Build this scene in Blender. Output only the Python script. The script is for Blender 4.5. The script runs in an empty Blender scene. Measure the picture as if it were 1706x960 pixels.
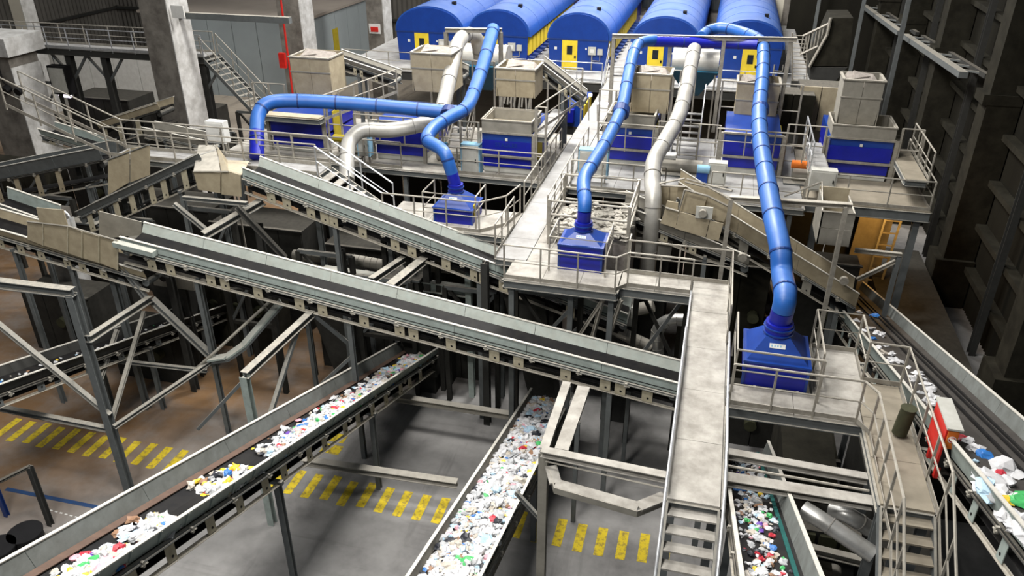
import bpy, bmesh, math, random
import numpy as np
from math import sin, cos, pi, radians, sqrt, atan2, hypot
from mathutils import Vector, Matrix, noise
S = bpy.context.scene; C = S.collection
random.seed(7); V = Vector
# ---------------------------------------------------------------- camera
FP, TH, YAW, CH = 1320., radians(28.1), radians(14.5), 17.
CF = V((-sin(YAW)*cos(TH), cos(YAW)*cos(TH), -sin(TH))); CR = V((cos(YAW), sin(YAW), 0)); CU = CR.cross(CF)
cam = bpy.data.objects.new('camera', bpy.data.cameras.new('camera')); C.objects.link(cam)
cam.matrix_world = Matrix((( CR.x, CU.x, -CF.x, 0), (CR.y, CU.y, -CF.y, 0), (CR.z, CU.z, -CF.z, CH), (0,0,0,1)))
cam.data.sensor_width = 36; cam.data.lens = 36*FP/1706; cam.data.clip_end = 400; S.camera = cam
CP = V((0,0,CH))
def ray(x,y): return CF*FP+CR*(x-853)+CU*(480-y)
def atZ(x,y,z): d=ray(x,y); return CP+d*((z-CH)/d.z)
def atY(x,y,Y): d=ray(x,y); return CP+d*(Y/d.y)
def atX(x,y,X): d=ray(x,y); return CP+d*(X/d.x)
def atT(x,y,t): return CP+ray(x,y)*(t/FP)
# ---------------------------------------------------------------- light
w = bpy.data.worlds.new('world'); S.world = w; w.use_nodes = True
w.node_tree.nodes['Background'].inputs[0].default_value = (.80,.86,.92,1)
w.node_tree.nodes['Background'].inputs[1].default_value = .13
S.view_settings.view_transform = 'Standard'; S.view_settings.look = 'None'; S.view_settings.gamma = 1
S.view_settings.exposure = 0.32
def lamp(x,y,z,sx,sy,e,col=(1,.97,.93)):
    l = bpy.data.lights.new('hall_or_fill_lamp','AREA'); l.shape='RECTANGLE'; l.size=sx; l.size_y=sy; l.energy=e; l.color=col
    o = bpy.data.objects.new('hall_or_fill_lamp', l); o.location=(x,y,z); C.objects.link(o); return o
lamp(-5,34,25,5,2.5,4700); lamp(-14,34,25,8,3,2300); lamp(-6,20,25,6,3,2500); lamp(-4,54,22,6,3,5200)
lamp(-18,56,24,8,4,2400); lamp(-32,46,24,8,4,1500); lamp(-14,12,25,6,3,1100); lamp(-6,10,26,5,2,2000)
lamp(-44,34,22,6,4,350); lamp(-9,1,23,5,2.5,2600)  # last one is an added fill lamp above the camera for front faces
# ---------------------------------------------------------------- materials
def mat(name, c, c2=None, rough=.75, metal=0., sc=3., amt=.5, dust=0., dcol=(.52,.48,.41), bump=.0, stretch=(1,1,1), emis=0, lo=.35, hi=.65):
    m = bpy.data.materials.new(name); m.use_nodes = True; n = m.node_tree.nodes; L = m.node_tree.links
    b = n['Principled BSDF']; b.inputs['Roughness'].default_value = rough; b.inputs['Metallic'].default_value = metal
    if rough>.55: b.inputs['Specular IOR Level'].default_value = .15
    if c2 is None: c2 = tuple(x*.62 for x in c)
    g = n.new('ShaderNodeNewGeometry'); mp = n.new('ShaderNodeMapping'); mp.inputs['Scale'].default_value = stretch
    L.new(g.outputs['Position'], mp.inputs[0])
    t = n.new('ShaderNodeTexNoise'); t.inputs['Scale'].default_value = sc; t.inputs['Detail'].default_value = 6; t.inputs['Roughness'].default_value=.65
    L.new(mp.outputs[0], t.inputs[0])
    r = n.new('ShaderNodeValToRGB'); r.color_ramp.elements[0].position = lo; r.color_ramp.elements[1].position = hi
    r.color_ramp.elements[0].color = (*[c[i]*(1-amt)+c2[i]*amt for i in range(3)],1); r.color_ramp.elements[1].color = (*c,1)
    L.new(t.outputs[0], r.inputs[0]); out = r.outputs[0]
    if dust > 0:
        sp = n.new('ShaderNodeSeparateXYZ'); L.new(g.outputs['True Normal'], sp.inputs[0])
        mr = n.new('ShaderNodeMapRange'); mr.inputs[1].default_value=.35; mr.inputs[2].default_value=.9; mr.inputs[3].default_value=0; mr.inputs[4].default_value=dust
        L.new(sp.outputs[2], mr.inputs[0])
        t2 = n.new('ShaderNodeTexNoise'); t2.inputs['Scale'].default_value = sc*2.2; t2.inputs['Detail'].default_value=4; L.new(g.outputs['Position'], t2.inputs[0])
        r2 = n.new('ShaderNodeMapRange'); r2.inputs[1].default_value=.3; r2.inputs[2].default_value=.6; r2.inputs[3].default_value=.55; L.new(t2.outputs[0], r2.inputs[0])
        mu = n.new('ShaderNodeMath'); mu.operation='MULTIPLY'; L.new(mr.outputs[0], mu.inputs[0]); L.new(r2.outputs[0], mu.inputs[1])
        mx = n.new('ShaderNodeMixRGB'); L.new(mu.outputs[0], mx.inputs[0]); L.new(out, mx.inputs[1]); mx.inputs[2].default_value=(*dcol,1); out = mx.outputs[0]
    L.new(out, b.inputs['Base Color'])
    if bump:
        bp = n.new('ShaderNodeBump'); bp.inputs['Strength'].default_value=bump; bp.inputs['Distance'].default_value=.03; L.new(t.outputs[0], bp.inputs['Height']); L.new(bp.outputs[0], b.inputs['Normal'])
    if emis: b.inputs['Emission Color'].default_value=(*c,1); b.inputs['Emission Strength'].default_value=emis
    return m
M = {}
def dm(k, *a, **kw): M[k] = mat(k, *a, **kw)
dm('steel', (.13,.14,.14), dust=.8, dcol=(.42,.39,.33), sc=4, rough=.7)
dm('filler_dark', (.035,.034,.03), (.012,.012,.011), sc=3, dust=.3, dcol=(.12,.11,.09))  # near-black tone of the added bodies, darkening the gaps under platforms
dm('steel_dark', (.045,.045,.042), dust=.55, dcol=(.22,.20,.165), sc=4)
dm('rail', (.36,.34,.29), (.14,.12,.10), sc=6, dust=.5, dcol=(.60,.56,.48), metal=.2, rough=.55)
dm('rail_bright', (.62,.64,.66), (.3,.3,.3), sc=7, metal=.6, rough=.35)
dm('plate', (.46,.42,.31), (.22,.19,.13), sc=5, rough=.7)
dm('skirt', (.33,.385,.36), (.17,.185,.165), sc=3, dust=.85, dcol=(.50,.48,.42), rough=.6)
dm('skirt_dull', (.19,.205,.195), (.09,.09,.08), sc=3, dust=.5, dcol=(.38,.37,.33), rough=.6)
dm('skirt_lip', (.55,.54,.49), (.3,.28,.24), sc=6, dust=.6, dcol=(.66,.63,.56))
dm('chute', (.40,.345,.24), (.22,.18,.12), sc=2.6, dust=.5, dcol=(.50,.45,.36), rough=.72)
dm('chute_grey', (.29,.275,.235), (.15,.14,.12), sc=2.5, dust=.7, dcol=(.50,.47,.41))
dm('belt', (.010,.010,.011), (.028,.026,.023), sc=3, rough=.6, stretch=(1,1,1))
dm('belt_dusty', (.06,.055,.05), (.035,.032,.03), sc=2.5, rough=.7)
dm('belt_edge', (.015,.10,.09), (.01,.04,.04), sc=4)
dm('rust', (.13,.085,.065), (.06,.045,.038), sc=4)
dm('deck', (.44,.42,.38), (.22,.205,.18), sc=1.8, rough=.85, amt=.8, bump=.15)
dm('deck_light', (.39,.39,.385), (.22,.21,.195), sc=1.2, rough=.8, amt=.7)
dm('deck_brown', (.31,.275,.215), (.17,.15,.115), sc=1.8, rough=.85, bump=.15)
dm('blue', (.007,.045,.27), (.004,.022,.15), sc=2, rough=.35, amt=.45)
dm('blue_deep', (.004,.010,.33), (.002,.008,.17), sc=2.5, rough=.4, amt=.5)
dm('blue_duct', (.018,.115,.42), (.010,.065,.28), sc=1.5, rough=.42, amt=.5, dust=.18, dcol=(.22,.32,.50))
dm('blue_ring', (.008,.035,.17), sc=3, rough=.5)
dm('blue_roof', (.018,.085,.36), (.012,.05,.24), sc=.5, rough=.40, amt=.5, dust=.45, dcol=(.17,.24,.42))
dm('teal', (.006,.09,.16), (.004,.05,.09), sc=3, rough=.4)
dm('yellow', (.80,.60,.03), (.55,.40,.03), sc=2, rough=.5)
dm('yellow_dark', (.42,.33,.03), sc=3)
dm('stripe', (.62,.47,.03), (.22,.17,.06), sc=7, rough=.8, amt=.9, lo=.36, hi=.52)
dm('white', (.72,.72,.69), (.5,.49,.46), sc=3, rough=.5)
dm('white_duct', (.50,.49,.45), (.28,.265,.235), sc=1.6, rough=.4, metal=.25, amt=.6)
dm('silver', (.50,.50,.48), (.22,.21,.19), sc=3, rough=.35, metal=.7, amt=.6)
dm('seam', (.22,.21,.19), sc=5)
dm('cabinet', (.50,.50,.46), (.33,.32,.28), sc=3, rough=.6)
dm('light_blue', (.25,.45,.60), sc=3)
dm('concrete', (.22,.205,.18), (.09,.08,.07), sc=1.3, rough=.9, amt=.85, bump=.3)
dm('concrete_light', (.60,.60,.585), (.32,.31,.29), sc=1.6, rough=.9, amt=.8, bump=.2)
dm('concrete_dark', (.025,.023,.016), (.010,.009,.006), sc=1.5, rough=.9, amt=.85, bump=.4)
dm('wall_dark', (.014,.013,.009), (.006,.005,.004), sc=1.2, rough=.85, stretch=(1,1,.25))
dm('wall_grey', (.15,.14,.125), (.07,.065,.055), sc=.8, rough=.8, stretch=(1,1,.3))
dm('cream', (.58,.55,.46), (.45,.42,.35), sc=.6, rough=.85)
dm('pale_panel', (.33,.37,.38), (.27,.30,.31), sc=.4, rough=.6)
dm('roof_tan', (.33,.29,.25), (.25,.22,.19), sc=.5)
dm('black', (.012,.012,.013), sc=3, rough=.6)
dm('glass', (.02,.025,.03), sc=2, rough=.1)
dm('red', (.62,.02,.012), (.35,.01,.01), sc=3, rough=.45)
dm('orange', (.70,.18,.03), sc=3)
dm('rock', (.33,.30,.27), (.12,.10,.09), sc=6, rough=.9, bump=.5)
dm('blue_line', (.02,.07,.20), (.06,.06,.06), sc=6)
dm('glow', (.85,.75,1.), emis=6)
dm('tank', (.06,.062,.035), (.03,.03,.02), sc=5)
TR = {'white':(.64,.64,.65),'grey':(.42,.43,.44),'cream':(.52,.47,.40),'black':(.02,.022,.03),'blue':(.03,.17,.50),'red':(.50,.03,.05),
      'yellow':(.78,.55,.04),'green':(.06,.42,.12),'purple':(.13,.05,.36),'brown':(.30,.17,.10),'pale_blue':(.45,.62,.75),'pink':(.70,.35,.40)}
for k,c in TR.items(): dm('scrap_'+k, c, sc=9, rough=.5, amt=.45)
# floor: concrete, tyre marks, warm lamp light painted as ochre at left, tan at back
def floor_mat():
    m = bpy.data.materials.new('floor_concrete'); m.use_nodes=True; n=m.node_tree.nodes; L=m.node_tree.links; b=n['Principled BSDF']; b.inputs['Roughness'].default_value=.6
    g=n.new('ShaderNodeNewGeometry')
    def nz(sc,st=(1,1,1),rot=0,det=5):
        mp=n.new('ShaderNodeMapping'); mp.inputs['Scale'].default_value=st; mp.inputs['Rotation'].default_value=(0,0,rot); L.new(g.outputs['Position'],mp.inputs[0])
        t=n.new('ShaderNodeTexNoise'); t.inputs['Scale'].default_value=sc; t.inputs['Detail'].default_value=det; t.inputs['Roughness'].default_value=.62; L.new(mp.outputs[0],t.inputs[0]); return t.outputs[0]
    def mixc(f,a,bb):
        x=n.new('ShaderNodeMixRGB'); 
        L.new(f,x.inputs[0])
        for i,q in ((1,a),(2,bb)):
            if isinstance(q,tuple): x.inputs[i].default_value=(*q,1)
            else: L.new(q,x.inputs[i])
        return x.outputs[0]
    def rng(o,a,c,lo=0,hi=1):
        r=n.new('ShaderNodeMapRange'); r.inputs[1].default_value=a; r.inputs[2].default_value=c; r.inputs[3].default_value=lo; r.inputs[4].default_value=hi; L.new(o,r.inputs[0]); return r.outputs[0]
    base=mixc(rng(nz(.35),.35,.68),(.12,.117,.114),(.30,.295,.285))
    base=mixc(rng(nz(3.5),.3,.7,0,.35),base,(.30,.29,.28))
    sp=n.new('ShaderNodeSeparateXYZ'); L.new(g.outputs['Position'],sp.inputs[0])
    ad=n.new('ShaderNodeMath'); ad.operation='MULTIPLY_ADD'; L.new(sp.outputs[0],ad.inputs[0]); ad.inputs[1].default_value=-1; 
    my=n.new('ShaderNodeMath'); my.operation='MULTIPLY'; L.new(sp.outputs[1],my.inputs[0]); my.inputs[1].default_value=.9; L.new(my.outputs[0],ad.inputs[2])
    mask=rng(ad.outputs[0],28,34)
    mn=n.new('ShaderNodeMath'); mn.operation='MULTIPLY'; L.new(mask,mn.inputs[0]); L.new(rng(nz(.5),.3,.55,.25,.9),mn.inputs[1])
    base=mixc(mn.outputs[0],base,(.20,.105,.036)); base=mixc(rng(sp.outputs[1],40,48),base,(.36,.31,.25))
    base=mixc(rng(nz(.8,(1,.12,1),.5),.56,.7,0,.6),base,(.05,.047,.045))
    base=mixc(rng(nz(.9,(.1,1,1),-.2),.58,.7,0,.5),base,(.055,.05,.047))
    L.new(base,b.inputs['Base Color']); 
    L.new(rng(nz(2.),.3,.7,.45,.8),b.inputs['Roughness'])
    return m
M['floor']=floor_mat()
# ---------------------------------------------------------------- mesh tools
class MB:
    def __init__(s): s.v=[]; s.f=[]; s.mi=[]
    def add(s,vs,fs,mi=0):
        k=len(s.v); s.v+= [tuple(x) for x in vs]; s.f+=[tuple(i+k for i in f) for f in fs]; s.mi+=[mi]*len(fs); return s
    def hexa(s,p): return s.add(p,[(3,2,1,0),(4,5,6,7),(0,1,5,4),(1,2,6,5),(2,3,7,6),(3,0,4,7)])
    def box(s,x0,y0,z0,x1,y1,z1):
        x0,x1=sorted((x0,x1)); y0,y1=sorted((y0,y1)); z0,z1=sorted((z0,z1))
        return s.hexa([(x0,y0,z0),(x1,y0,z0),(x1,y1,z0),(x0,y1,z0),(x0,y0,z1),(x1,y0,z1),(x1,y1,z1),(x0,y1,z1)])
    def bar(s,p,q,w,h,up=V((0,0,1))):
        p=V(p); q=V(q); d=(q-p).normalized(); r=d.cross(up)
        if r.length<.05: r=d.cross(V((0,1,0)))
        r.normalize(); u=r.cross(d).normalized(); r=r*w/2; u=u*h/2
        return s.hexa([p-r-u,p+r-u,q+r-u,q-r-u,p-r+u,p+r+u,q+r+u,q-r+u])
    def ibeam(s,p,q,w,h,t=.02,up=V((0,0,1))):
        p=V(p); q=V(q); d=(q-p).normalized(); r=d.cross(up)
        if r.length<.05: r=d.cross(V((0,1,0)))
        r.normalize(); u=r.cross(d).normalized()
        s.bar(p+u*(h/2-t/2),q+u*(h/2-t/2),w,t,up); s.bar(p-u*(h/2-t/2),q-u*(h/2-t/2),w,t,up); return s.bar(p,q,t,h-2*t,up)
    def tube(s,pts,r,n=6,cap=True):
        pts=[V(p) for p in pts]; R=r if isinstance(r,(list,tuple)) else [r]*len(pts); k=len(s.v)
        d=(pts[1]-pts[0]).normalized(); u=d.cross(V((0,0,1)))
        if u.length<.1: u=d.cross(V((0,1,0)))
        u.normalize()
        for i,p in enumerate(pts):
            if i==0: dd=pts[1]-pts[0]
            elif i==len(pts)-1: dd=pts[-1]-pts[-2]
            else: dd=(pts[i+1]-p).normalized()+(p-pts[i-1]).normalized()
            dd.normalize(); u=(u-dd*u.dot(dd)).normalized(); v=dd.cross(u)
            s.v+=[tuple(p+(u*cos(2*pi*j/n)+v*sin(2*pi*j/n))*R[i]) for j in range(n)]
        for i in range(len(pts)-1):
            for j in range(n):
                a=k+i*n+j; b=k+i*n+(j+1)%n; s.f.append((a,b,b+n,a+n)); s.mi.append(0)
        if cap: s.f.append(tuple(k+j for j in range(n))[::-1]); s.f.append(tuple(k+(len(pts)-1)*n+j for j in range(n))); s.mi+=[0,0]
        return s
    def prism(s,poly,vec):
        n=len(poly); vec=V(vec); vs=[V(p) for p in poly]+[V(p)+vec for p in poly]
        return s.add(vs,[tuple(range(n))[::-1],tuple(range(n,2*n))]+[(i,(i+1)%n,(i+1)%n+n,i+n) for i in range(n)])
ORG={}
def obj(name,mb,m,parent=None,smooth=False,org=None,kind=None,label=None):
    o0=ORG.get(parent.name) if parent else None
    if o0 is None: o0=V(org) if org is not None else (V(np.mean(np.array(mb.v),axis=0)) if parent is None else V((0,0,0)))
    me=bpy.data.meshes.new(name); a=np.array(mb.v,dtype=float)-np.array(o0)
    me.from_pydata([tuple(x) for x in a],[],mb.f)
    ms=m if isinstance(m,list) else [m]
    for k in ms: me.materials.append(M[k])
    if len(ms)>1: me.polygons.foreach_set('material_index',mb.mi)
    bm=bmesh.new(); bm.from_mesh(me); bmesh.ops.recalc_face_normals(bm,faces=bm.faces); bm.to_mesh(me); bm.free()
    if smooth:
        me.polygons.foreach_set('use_smooth',[True]*len(me.polygons))
        try: me.set_sharp_from_angle(angle=radians(40))
        except Exception: pass
    o=bpy.data.objects.new(name,me); C.objects.link(o)
    if parent: o.parent=parent
    else: o.location=o0
    ORG[o.name]=o0
    if kind: o['kind']=kind
    if label: o['label']=label
    return o
def tag(o,label,cat,group=None,kind=None):
    o['label']=label; o['category']=cat
    if group: o['group']=group
    if kind: o['kind']=kind
    return o
def thing(name,label,cat,loc,group=None):
    o=bpy.data.objects.new(name,None); C.objects.link(o); o.location=loc; o.empty_display_size=.1; ORG[o.name]=V(loc); return tag(o,label,cat,group)
def catmull(P,n=8):
    P=[V(p) for p in P]; Q=[P[0]*2-P[1]]+P+[P[-1]*2-P[-2]]; out=[]
    for i in range(1,len(Q)-2):
        for k in range(n):
            t=k/n; a,b,c,d=Q[i-1:i+3]
            out.append(.5*((2*b)+(c-a)*t+(2*a-5*b+4*c-d)*t*t+(3*b-a-3*c+d)*t**3))
    return out+[P[-1]]
# ---------------------------------------------------------------- builders
def railing(name,label,base,h=1.05,step=1.3,m='rail',group=None,mid=True,toe=True,r=.022,open_ends=False,toe_h=.12):
    base=[V(p) for p in base]; t=thing(name,label,'railing',base[0],group)
    up=V((0,0,h)); obj('handrail',MB().tube([p+up for p in base],r*1.25,6),m,t)
    if mid: obj('middle_rail',MB().tube([p+up*.52 for p in base],r*.85,5),m,t)
    if toe:
        b=MB()
        for p,q in zip(base,base[1:]): b.bar(p+V((0,0,toe_h/2)),q+V((0,0,toe_h/2)),.012,toe_h)
        obj('toe_board',b,m,t)
    for i,(p,q) in enumerate(zip(base,base[1:])):
        n=max(1,round((q-p).length/step))
        for k in range(n+(1 if i==len(base)-2 else 0)):
            a=p.lerp(q,k/n); obj('rail_post',MB().bar(a-V((0,0,.12)),a+up,.045,.045),m,t)
    return t
def deck(name,label,x0,y0,x1,y1,z,m='deck',plate=1.5,cat='platform',th=.05,edge=.2,group=None,em='steel'):
    t=thing(name,label,cat,(x0,y0,z),group); alongx=(x1-x0)>(y1-y0); Ln=(x1-x0) if alongx else (y1-y0); n=max(1,round(Ln/plate))
    for k in range(n):
        a=k/n*Ln+.006; b=(k+1)/n*Ln-.006; dz=random.uniform(-.003,.003)
        if alongx: obj('deck_plate',MB().box(x0+a,y0,z-th,x0+b,y1,z+dz),m,t)
        else: obj('deck_plate',MB().box(x0,y0+a,z-th,x1,y0+b,z+dz),m,t)
    for p,q in (((x0,y0),(x1,y0)),((x0,y1),(x1,y1)),((x0,y0),(x0,y1)),((x1,y0),(x1,y1))):
        obj('edge_beam',MB().ibeam((*p,z-th-edge/2),(*q,z-th-edge/2),.1,edge),em,t)
    return t
def legs(t,pts,ztop,m='steel',w=.16,name='leg',z0=0):
    for x,y in pts:
        obj(name,MB().ibeam((x,y,z0),(x,y,ztop),w,w,up=V((0,1,0))),m,t)
def stair(name,label,top,dirv,width,n,dy,dz,m='deck',rail=None,cat='stairs',rm='rail',railh=1.0,tread_t=.04):
    top=V(top); d=V(dirv).normalized(); s=d.cross(V((0,0,1))).normalized()*width/2
    t=thing(name,label,cat,top)
    for k in range(n):
        c=top+d*(dy*(k+.5))-V((0,0,dz*(k+1)))
        obj('tread',MB().bar(c-s,c+s,dy*.95,tread_t),m,t)
    e=top+d*(dy*n)-V((0,0,dz*n))
    for q in (-1,1):
        obj('stringer',MB().bar(top+s*q*1.03-V((0,0,dz*.6)),e+s*q*1.03-V((0,0,dz*.6)),.05,.22),'steel' if m!='deck_light' else 'rail',t)
        if rail:
            a=top+s*q*1.05; b=e+s*q*1.05; u=V((0,0,railh))
            obj('handrail',MB().tube([a+u,b+u],.027,6),rm,t); obj('middle_rail',MB().tube([a+u*.5,b+u*.5],.018,5),rm,t)
            kk=max(2,round((b-a).length/1.2))
            for i in range(kk+1): c=a.lerp(b,i/kk); obj('rail_post',MB().bar(c,c+u,.04,.04),rm,t)
    return t
def conveyor(name,label,P0,P1,side,w,plates=None,psp=.85,sk=.34,H=.84,m='skirt',belt='belt',inner=None,far=.0,pipe=True,legs_=(),pw=.26,slope_in=.10,ribs=False,pm='plate',frame='steel',group=None,panel=2.2,full_far=False,belt_z=None,brackets=True,sf=None):
    sf=slope_in if sf is None else sf
    """P0,P1: ends of the top lip on the side that shows; side: horizontal unit vector across the belt"""
    P0=V(P0); P1=V(P1); sd=V(side).normalized(); D=P1-P0; L=D.length; d=D/L; Z=V((0,0,1)); hd=V((d.x,d.y,0)).normalized()
    t=thing(name,label,'conveyor',(P0.x,P0.y,min(P0.z,P1.z)-H),group)
    def Q(u,v,z): return P0+d*u+sd*v+Z*z
    def slab(u0,u1,prof):   # prof: closed polygon in (v,z)
        return MB().prism([Q(u0,v,z) for v,z in prof], d*(u1-u0))
    bz=-sk if belt_z is None else belt_z
    n=max(1,round(L/panel))
    for k in range(n):
        u0=k/n*L+.006; u1=(k+1)/n*L-.006
        obj('side_panel',slab(u0,u1,[(0,0),(.014,0),(.014+slope_in,-sk),(slope_in,-sk)]),m,t)
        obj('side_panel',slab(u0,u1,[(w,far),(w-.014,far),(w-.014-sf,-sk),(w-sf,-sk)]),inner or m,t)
    obj('edge_lip',slab(0,L,[(-.045,0),(.03,0),(.03,.022),(-.045,.022)]),'skirt_lip',t)
    obj('edge_lip',slab(0,L,[(w-.03,far),(w+.045,far),(w+.045,far+.022),(w-.03,far+.022)]),'skirt_lip',t)
    if ribs:
        for k in range(int(L/.75)):
            u=.4+k*.75; obj('rib',MB().prism([Q(u,0,-.01),Q(u,-.05,-.01),Q(u,-.01+slope_in,-sk),Q(u,slope_in,-sk)],d*.03),m,t)
    obj('belt',slab(.05,L-.05,[(slope_in,bz+.02),(w/2,bz-.04),(w-sf,bz+.02),(w-sf,bz),(w/2,bz-.06),(slope_in,bz)]),belt,t)
    obj('return_belt',slab(.1,L-.1,[(slope_in+.05,-H*.84),(w-slope_in-.05,-H*.84),(w-slope_in-.05,-H*.82),(slope_in+.05,-H*.82)]),'belt',t)
    for v,sg in ((slope_in-.02,-1),(w-slope_in+.02,1)):
        b=MB()
        b.prism([Q(0,v,-sk-.01),Q(0,v+sg*.06,-sk-.01),Q(0,v+sg*.06,-sk-.04),Q(0,v,-sk-.04)],d*L)
        b.prism([Q(0,v,-sk-.04),Q(0,v-sg*.02,-sk-.04),Q(0,v-sg*.02,-sk-.12),Q(0,v,-sk-.12)],d*L)
        obj('top_chord',b,frame,t)
        b=MB().prism([Q(0,v-sg*.02,-H+.055),Q(0,v,-H+.055),Q(0,v,-H+.01),Q(0,v+sg*.06,-H+.01),Q(0,v+sg*.06,-H),Q(0,v-sg*.02,-H)],d*L)
        obj('bottom_chord',b,'rail' if sg<0 else frame,t)
    vv=slope_in-.035
    if pipe:
        obj('cable_pipe',MB().tube([Q(.2,vv-.06,-sk-.07),Q(L-.1,vv-.06,-sk-.07)],.022,6),frame,t)
        if brackets:
            for k in range(int(L/1.35)):
                u=.9+k*1.35; obj('pipe_bracket',MB().bar(Q(u,vv-.07,-sk-.02),Q(u,vv-.07,-sk-.15),.07,.05).tube([Q(u-.06,vv-.09,-sk-.1),Q(u+.1,vv-.09,-sk-.1)],.018,5),'chute_grey',t)
    us=plates if plates is not None else [ .35+k*psp+random.choice((0,0,.2)) for k in range(int((L-.5)/psp))]
    for i,u in enumerate(us):
        p=obj('support_plate',MB().prism([Q(u-pw/2,vv,-sk-.10),Q(u+pw/2,vv,-sk-.10),Q(u+pw/2,vv,-H+.03),Q(u-pw/2,vv,-H+.03)],-sd*.014),pm,t)
        obj('bolt_hole',MB().prism([Q(u+.035*cos(a)+.02,vv-.015,-H+.15+.035*sin(a)) for a in [j*pi/3 for j in range(6)]],-sd*.004),'black',p)
        for q in (-.07,.07): obj('idler_frame',MB().bar(Q(u+q,slope_in,-sk-.12),Q(u+q,w-slope_in,-sk-.12),.03,.08),frame,t) if i%2 and q>0 else None
    uu=.5
    while uu<L: obj('far_plate',MB().prism([Q(uu-.13,w-vv,-sk-.12),Q(uu+.13,w-vv,-sk-.12),Q(uu+.13,w-vv,-H+.03),Q(uu-.13,w-vv,-H+.03)],sd*.012),frame,t); uu+=1.1
    for (u,zf) in legs_:
        for v in ((slope_in+.03,w-.15) if u<0 or len(legs_)==1 else (slope_in+.03,)):
            p=Q(u,v,-H); obj('leg',MB().ibeam((p.x,p.y,zf),(p.x,p.y,p.z),.14,.14,up=V((0,1,0))),'steel',t)
        p=Q(u,0,-H+.05); q=Q(u,w,-H+.05); obj('cross_beam',MB().bar(p,q,.1,.1),'steel',t)
    for u in (.12,L-.12): obj('drum',MB().tube([Q(u,slope_in+.02,bz-.2),Q(u,w-slope_in-.02,bz-.2)],.13,12),frame,t,smooth=True)
    t_Q[t.name]=(Q,L,bz,w,slope_in); return t
t_Q={}
def duct(name,label,pts,rad,m,ring_m,rings=1.5,cat='duct',n=20,low=None,lowm=None,sub=8,ringw=.05,group=None):
    c=catmull(pts,sub); k=len(c); R=[rad[0]+(rad[1]-rad[0])*i/(k-1) for i in range(k)]
    t=thing(name,label,cat,c[0],group)
    cut=0
    if low: 
        acc=0
        while acc<low: acc+=(c[cut+1]-c[cut]).length; cut+=1
        obj('lower_section',MB().tube(c[:cut+1],R[:cut+1],n),lowm,t,smooth=True)
    obj('pipe',MB().tube(c[cut:],R[cut:],n),m,t,smooth=True)
    acc=0; nxt=rings*.6
    for i in range(1,k):
        acc+=(c[i]-c[i-1]).length
        if acc>=nxt and i<k-1:
            dd=(c[i+1]-c[i-1]).normalized()
            obj('flange_ring',MB().tube([c[i]-dd*ringw/2,c[i]+dd*ringw/2],R[i]*1.07,n),ring_m,t); nxt=acc+rings
    return t
def beamthing(name,label,p,q,w,h,m='steel',cat='beam',i=True,group=None):
    b=MB(); (b.ibeam if i else b.bar)(p,q,w,h); return tag(obj(name,b,m),label,cat,group)
def struct(name,mb,m,parent=None,smooth=False):
    o=obj(name,mb,m,parent,smooth)
    if parent is None: o['kind']='structure'
    return o
# ================================================================ the hall
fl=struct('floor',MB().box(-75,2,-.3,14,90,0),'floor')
for k in range(38):
    x=-22.15+k*.602
    if -15.3<x<-11.6 and 0: continue
    if x>.6: break
    l=random.uniform(-.06,.06); w2=.135
    obj('yellow_stripe',MB().box(x-w2,16.12+l,0,x+w2,17.2+l,.006),'stripe',fl)
for px,py in ((553,728),(568,731),(545,747),(560,750)):
    p=atZ(px,py,0); obj('yellow_stripe',MB().box(p.x-.17,p.y-.22,0,p.x+.17,p.y+.22,.006),'stripe',fl)
a=atZ(10,815,0); b=atZ(185,850,0); obj('blue_line',MB().bar(a,b,.14,.012),'blue_line',fl)
a=atZ(75,848,0); b=atZ(150,868,0)
for k in range(9): q=a.lerp(b,k/9); q2=a.lerp(b,(k+.5)/9); obj('white_dash',MB().bar(q,q2,.04,.012),'white',fl)
def corrugated(o,p,q,z0,z1,pitch,depth,nrm,m,name='wall_sheet'):
    p=V(p); q=V(q); n=int((q-p).length/pitch*2); vs=[]; nrm=V(nrm)
    for i in range(n+1):
        c=p.lerp(q,i/n)+nrm*(depth if i%2 else 0); vs+=[(c.x,c.y,z0),(c.x,c.y,z1)]
    return obj(name,MB().add(vs,[(2*i,2*i+2,2*i+3,2*i+1) for i in range(n)]),m,o)
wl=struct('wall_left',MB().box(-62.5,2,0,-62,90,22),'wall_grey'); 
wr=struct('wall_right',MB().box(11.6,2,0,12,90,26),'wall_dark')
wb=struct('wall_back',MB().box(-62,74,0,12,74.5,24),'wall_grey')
for z in range(0,22,4):
    corrugated(wl,(-61.9,10,0),(-61.9,74,0),z,z+3.9,.5,.12,(1,0,0),'wall_grey')
    obj('girt',MB().box(-61.85,10,z+3.8,-61.5,74,z+4.05),'steel_dark',wl)
    corrugated(wb,(-62,73.9,0),(-24,73.9,0),z,z+3.9,.5,.12,(0,-1,0),'wall_grey')
    obj('girt',MB().box(-62,73.4,z+3.8,-24,73.85,z+4.05),'steel_dark',wb)
for y0,y1 in ((14,25.4),(25.4,34.6),(34.6,43.8),(43.8,53),(53,62),(62,74)):
    for k in range(9):
        z=k*1.9; corrugated(wr,(11.5,y0,0),(11.5,y1,0),z,z+1.85,.24,.07,(-1,0,0),'wall_dark')
        if k: obj('girt',MB().box(11.05,y0,z-.14,11.45,y1,z+.1),'concrete_dark',wr)
for y in (25.4,34.6,43.8,53,62):
    c=obj('column',MB().box(10.2,y-.55,0,11.4,y+.55,26),'concrete_dark',wr)
    obj('column_base',MB().box(9.9,y-.75,0,11.4,y+.75,2.2),'concrete_dark',wr)
    obj('column_tie',MB().box(10.0,y-.6,8.8,11.4,y+.6,9.2),'concrete_dark',wr)
for y in (20.5,30,39.2,48.4,57.5): obj('steel_post',MB().ibeam((10.9,y,0),(10.9,y,26),.25,.3,up=V((0,1,0))),'steel_dark',wr)
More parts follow.
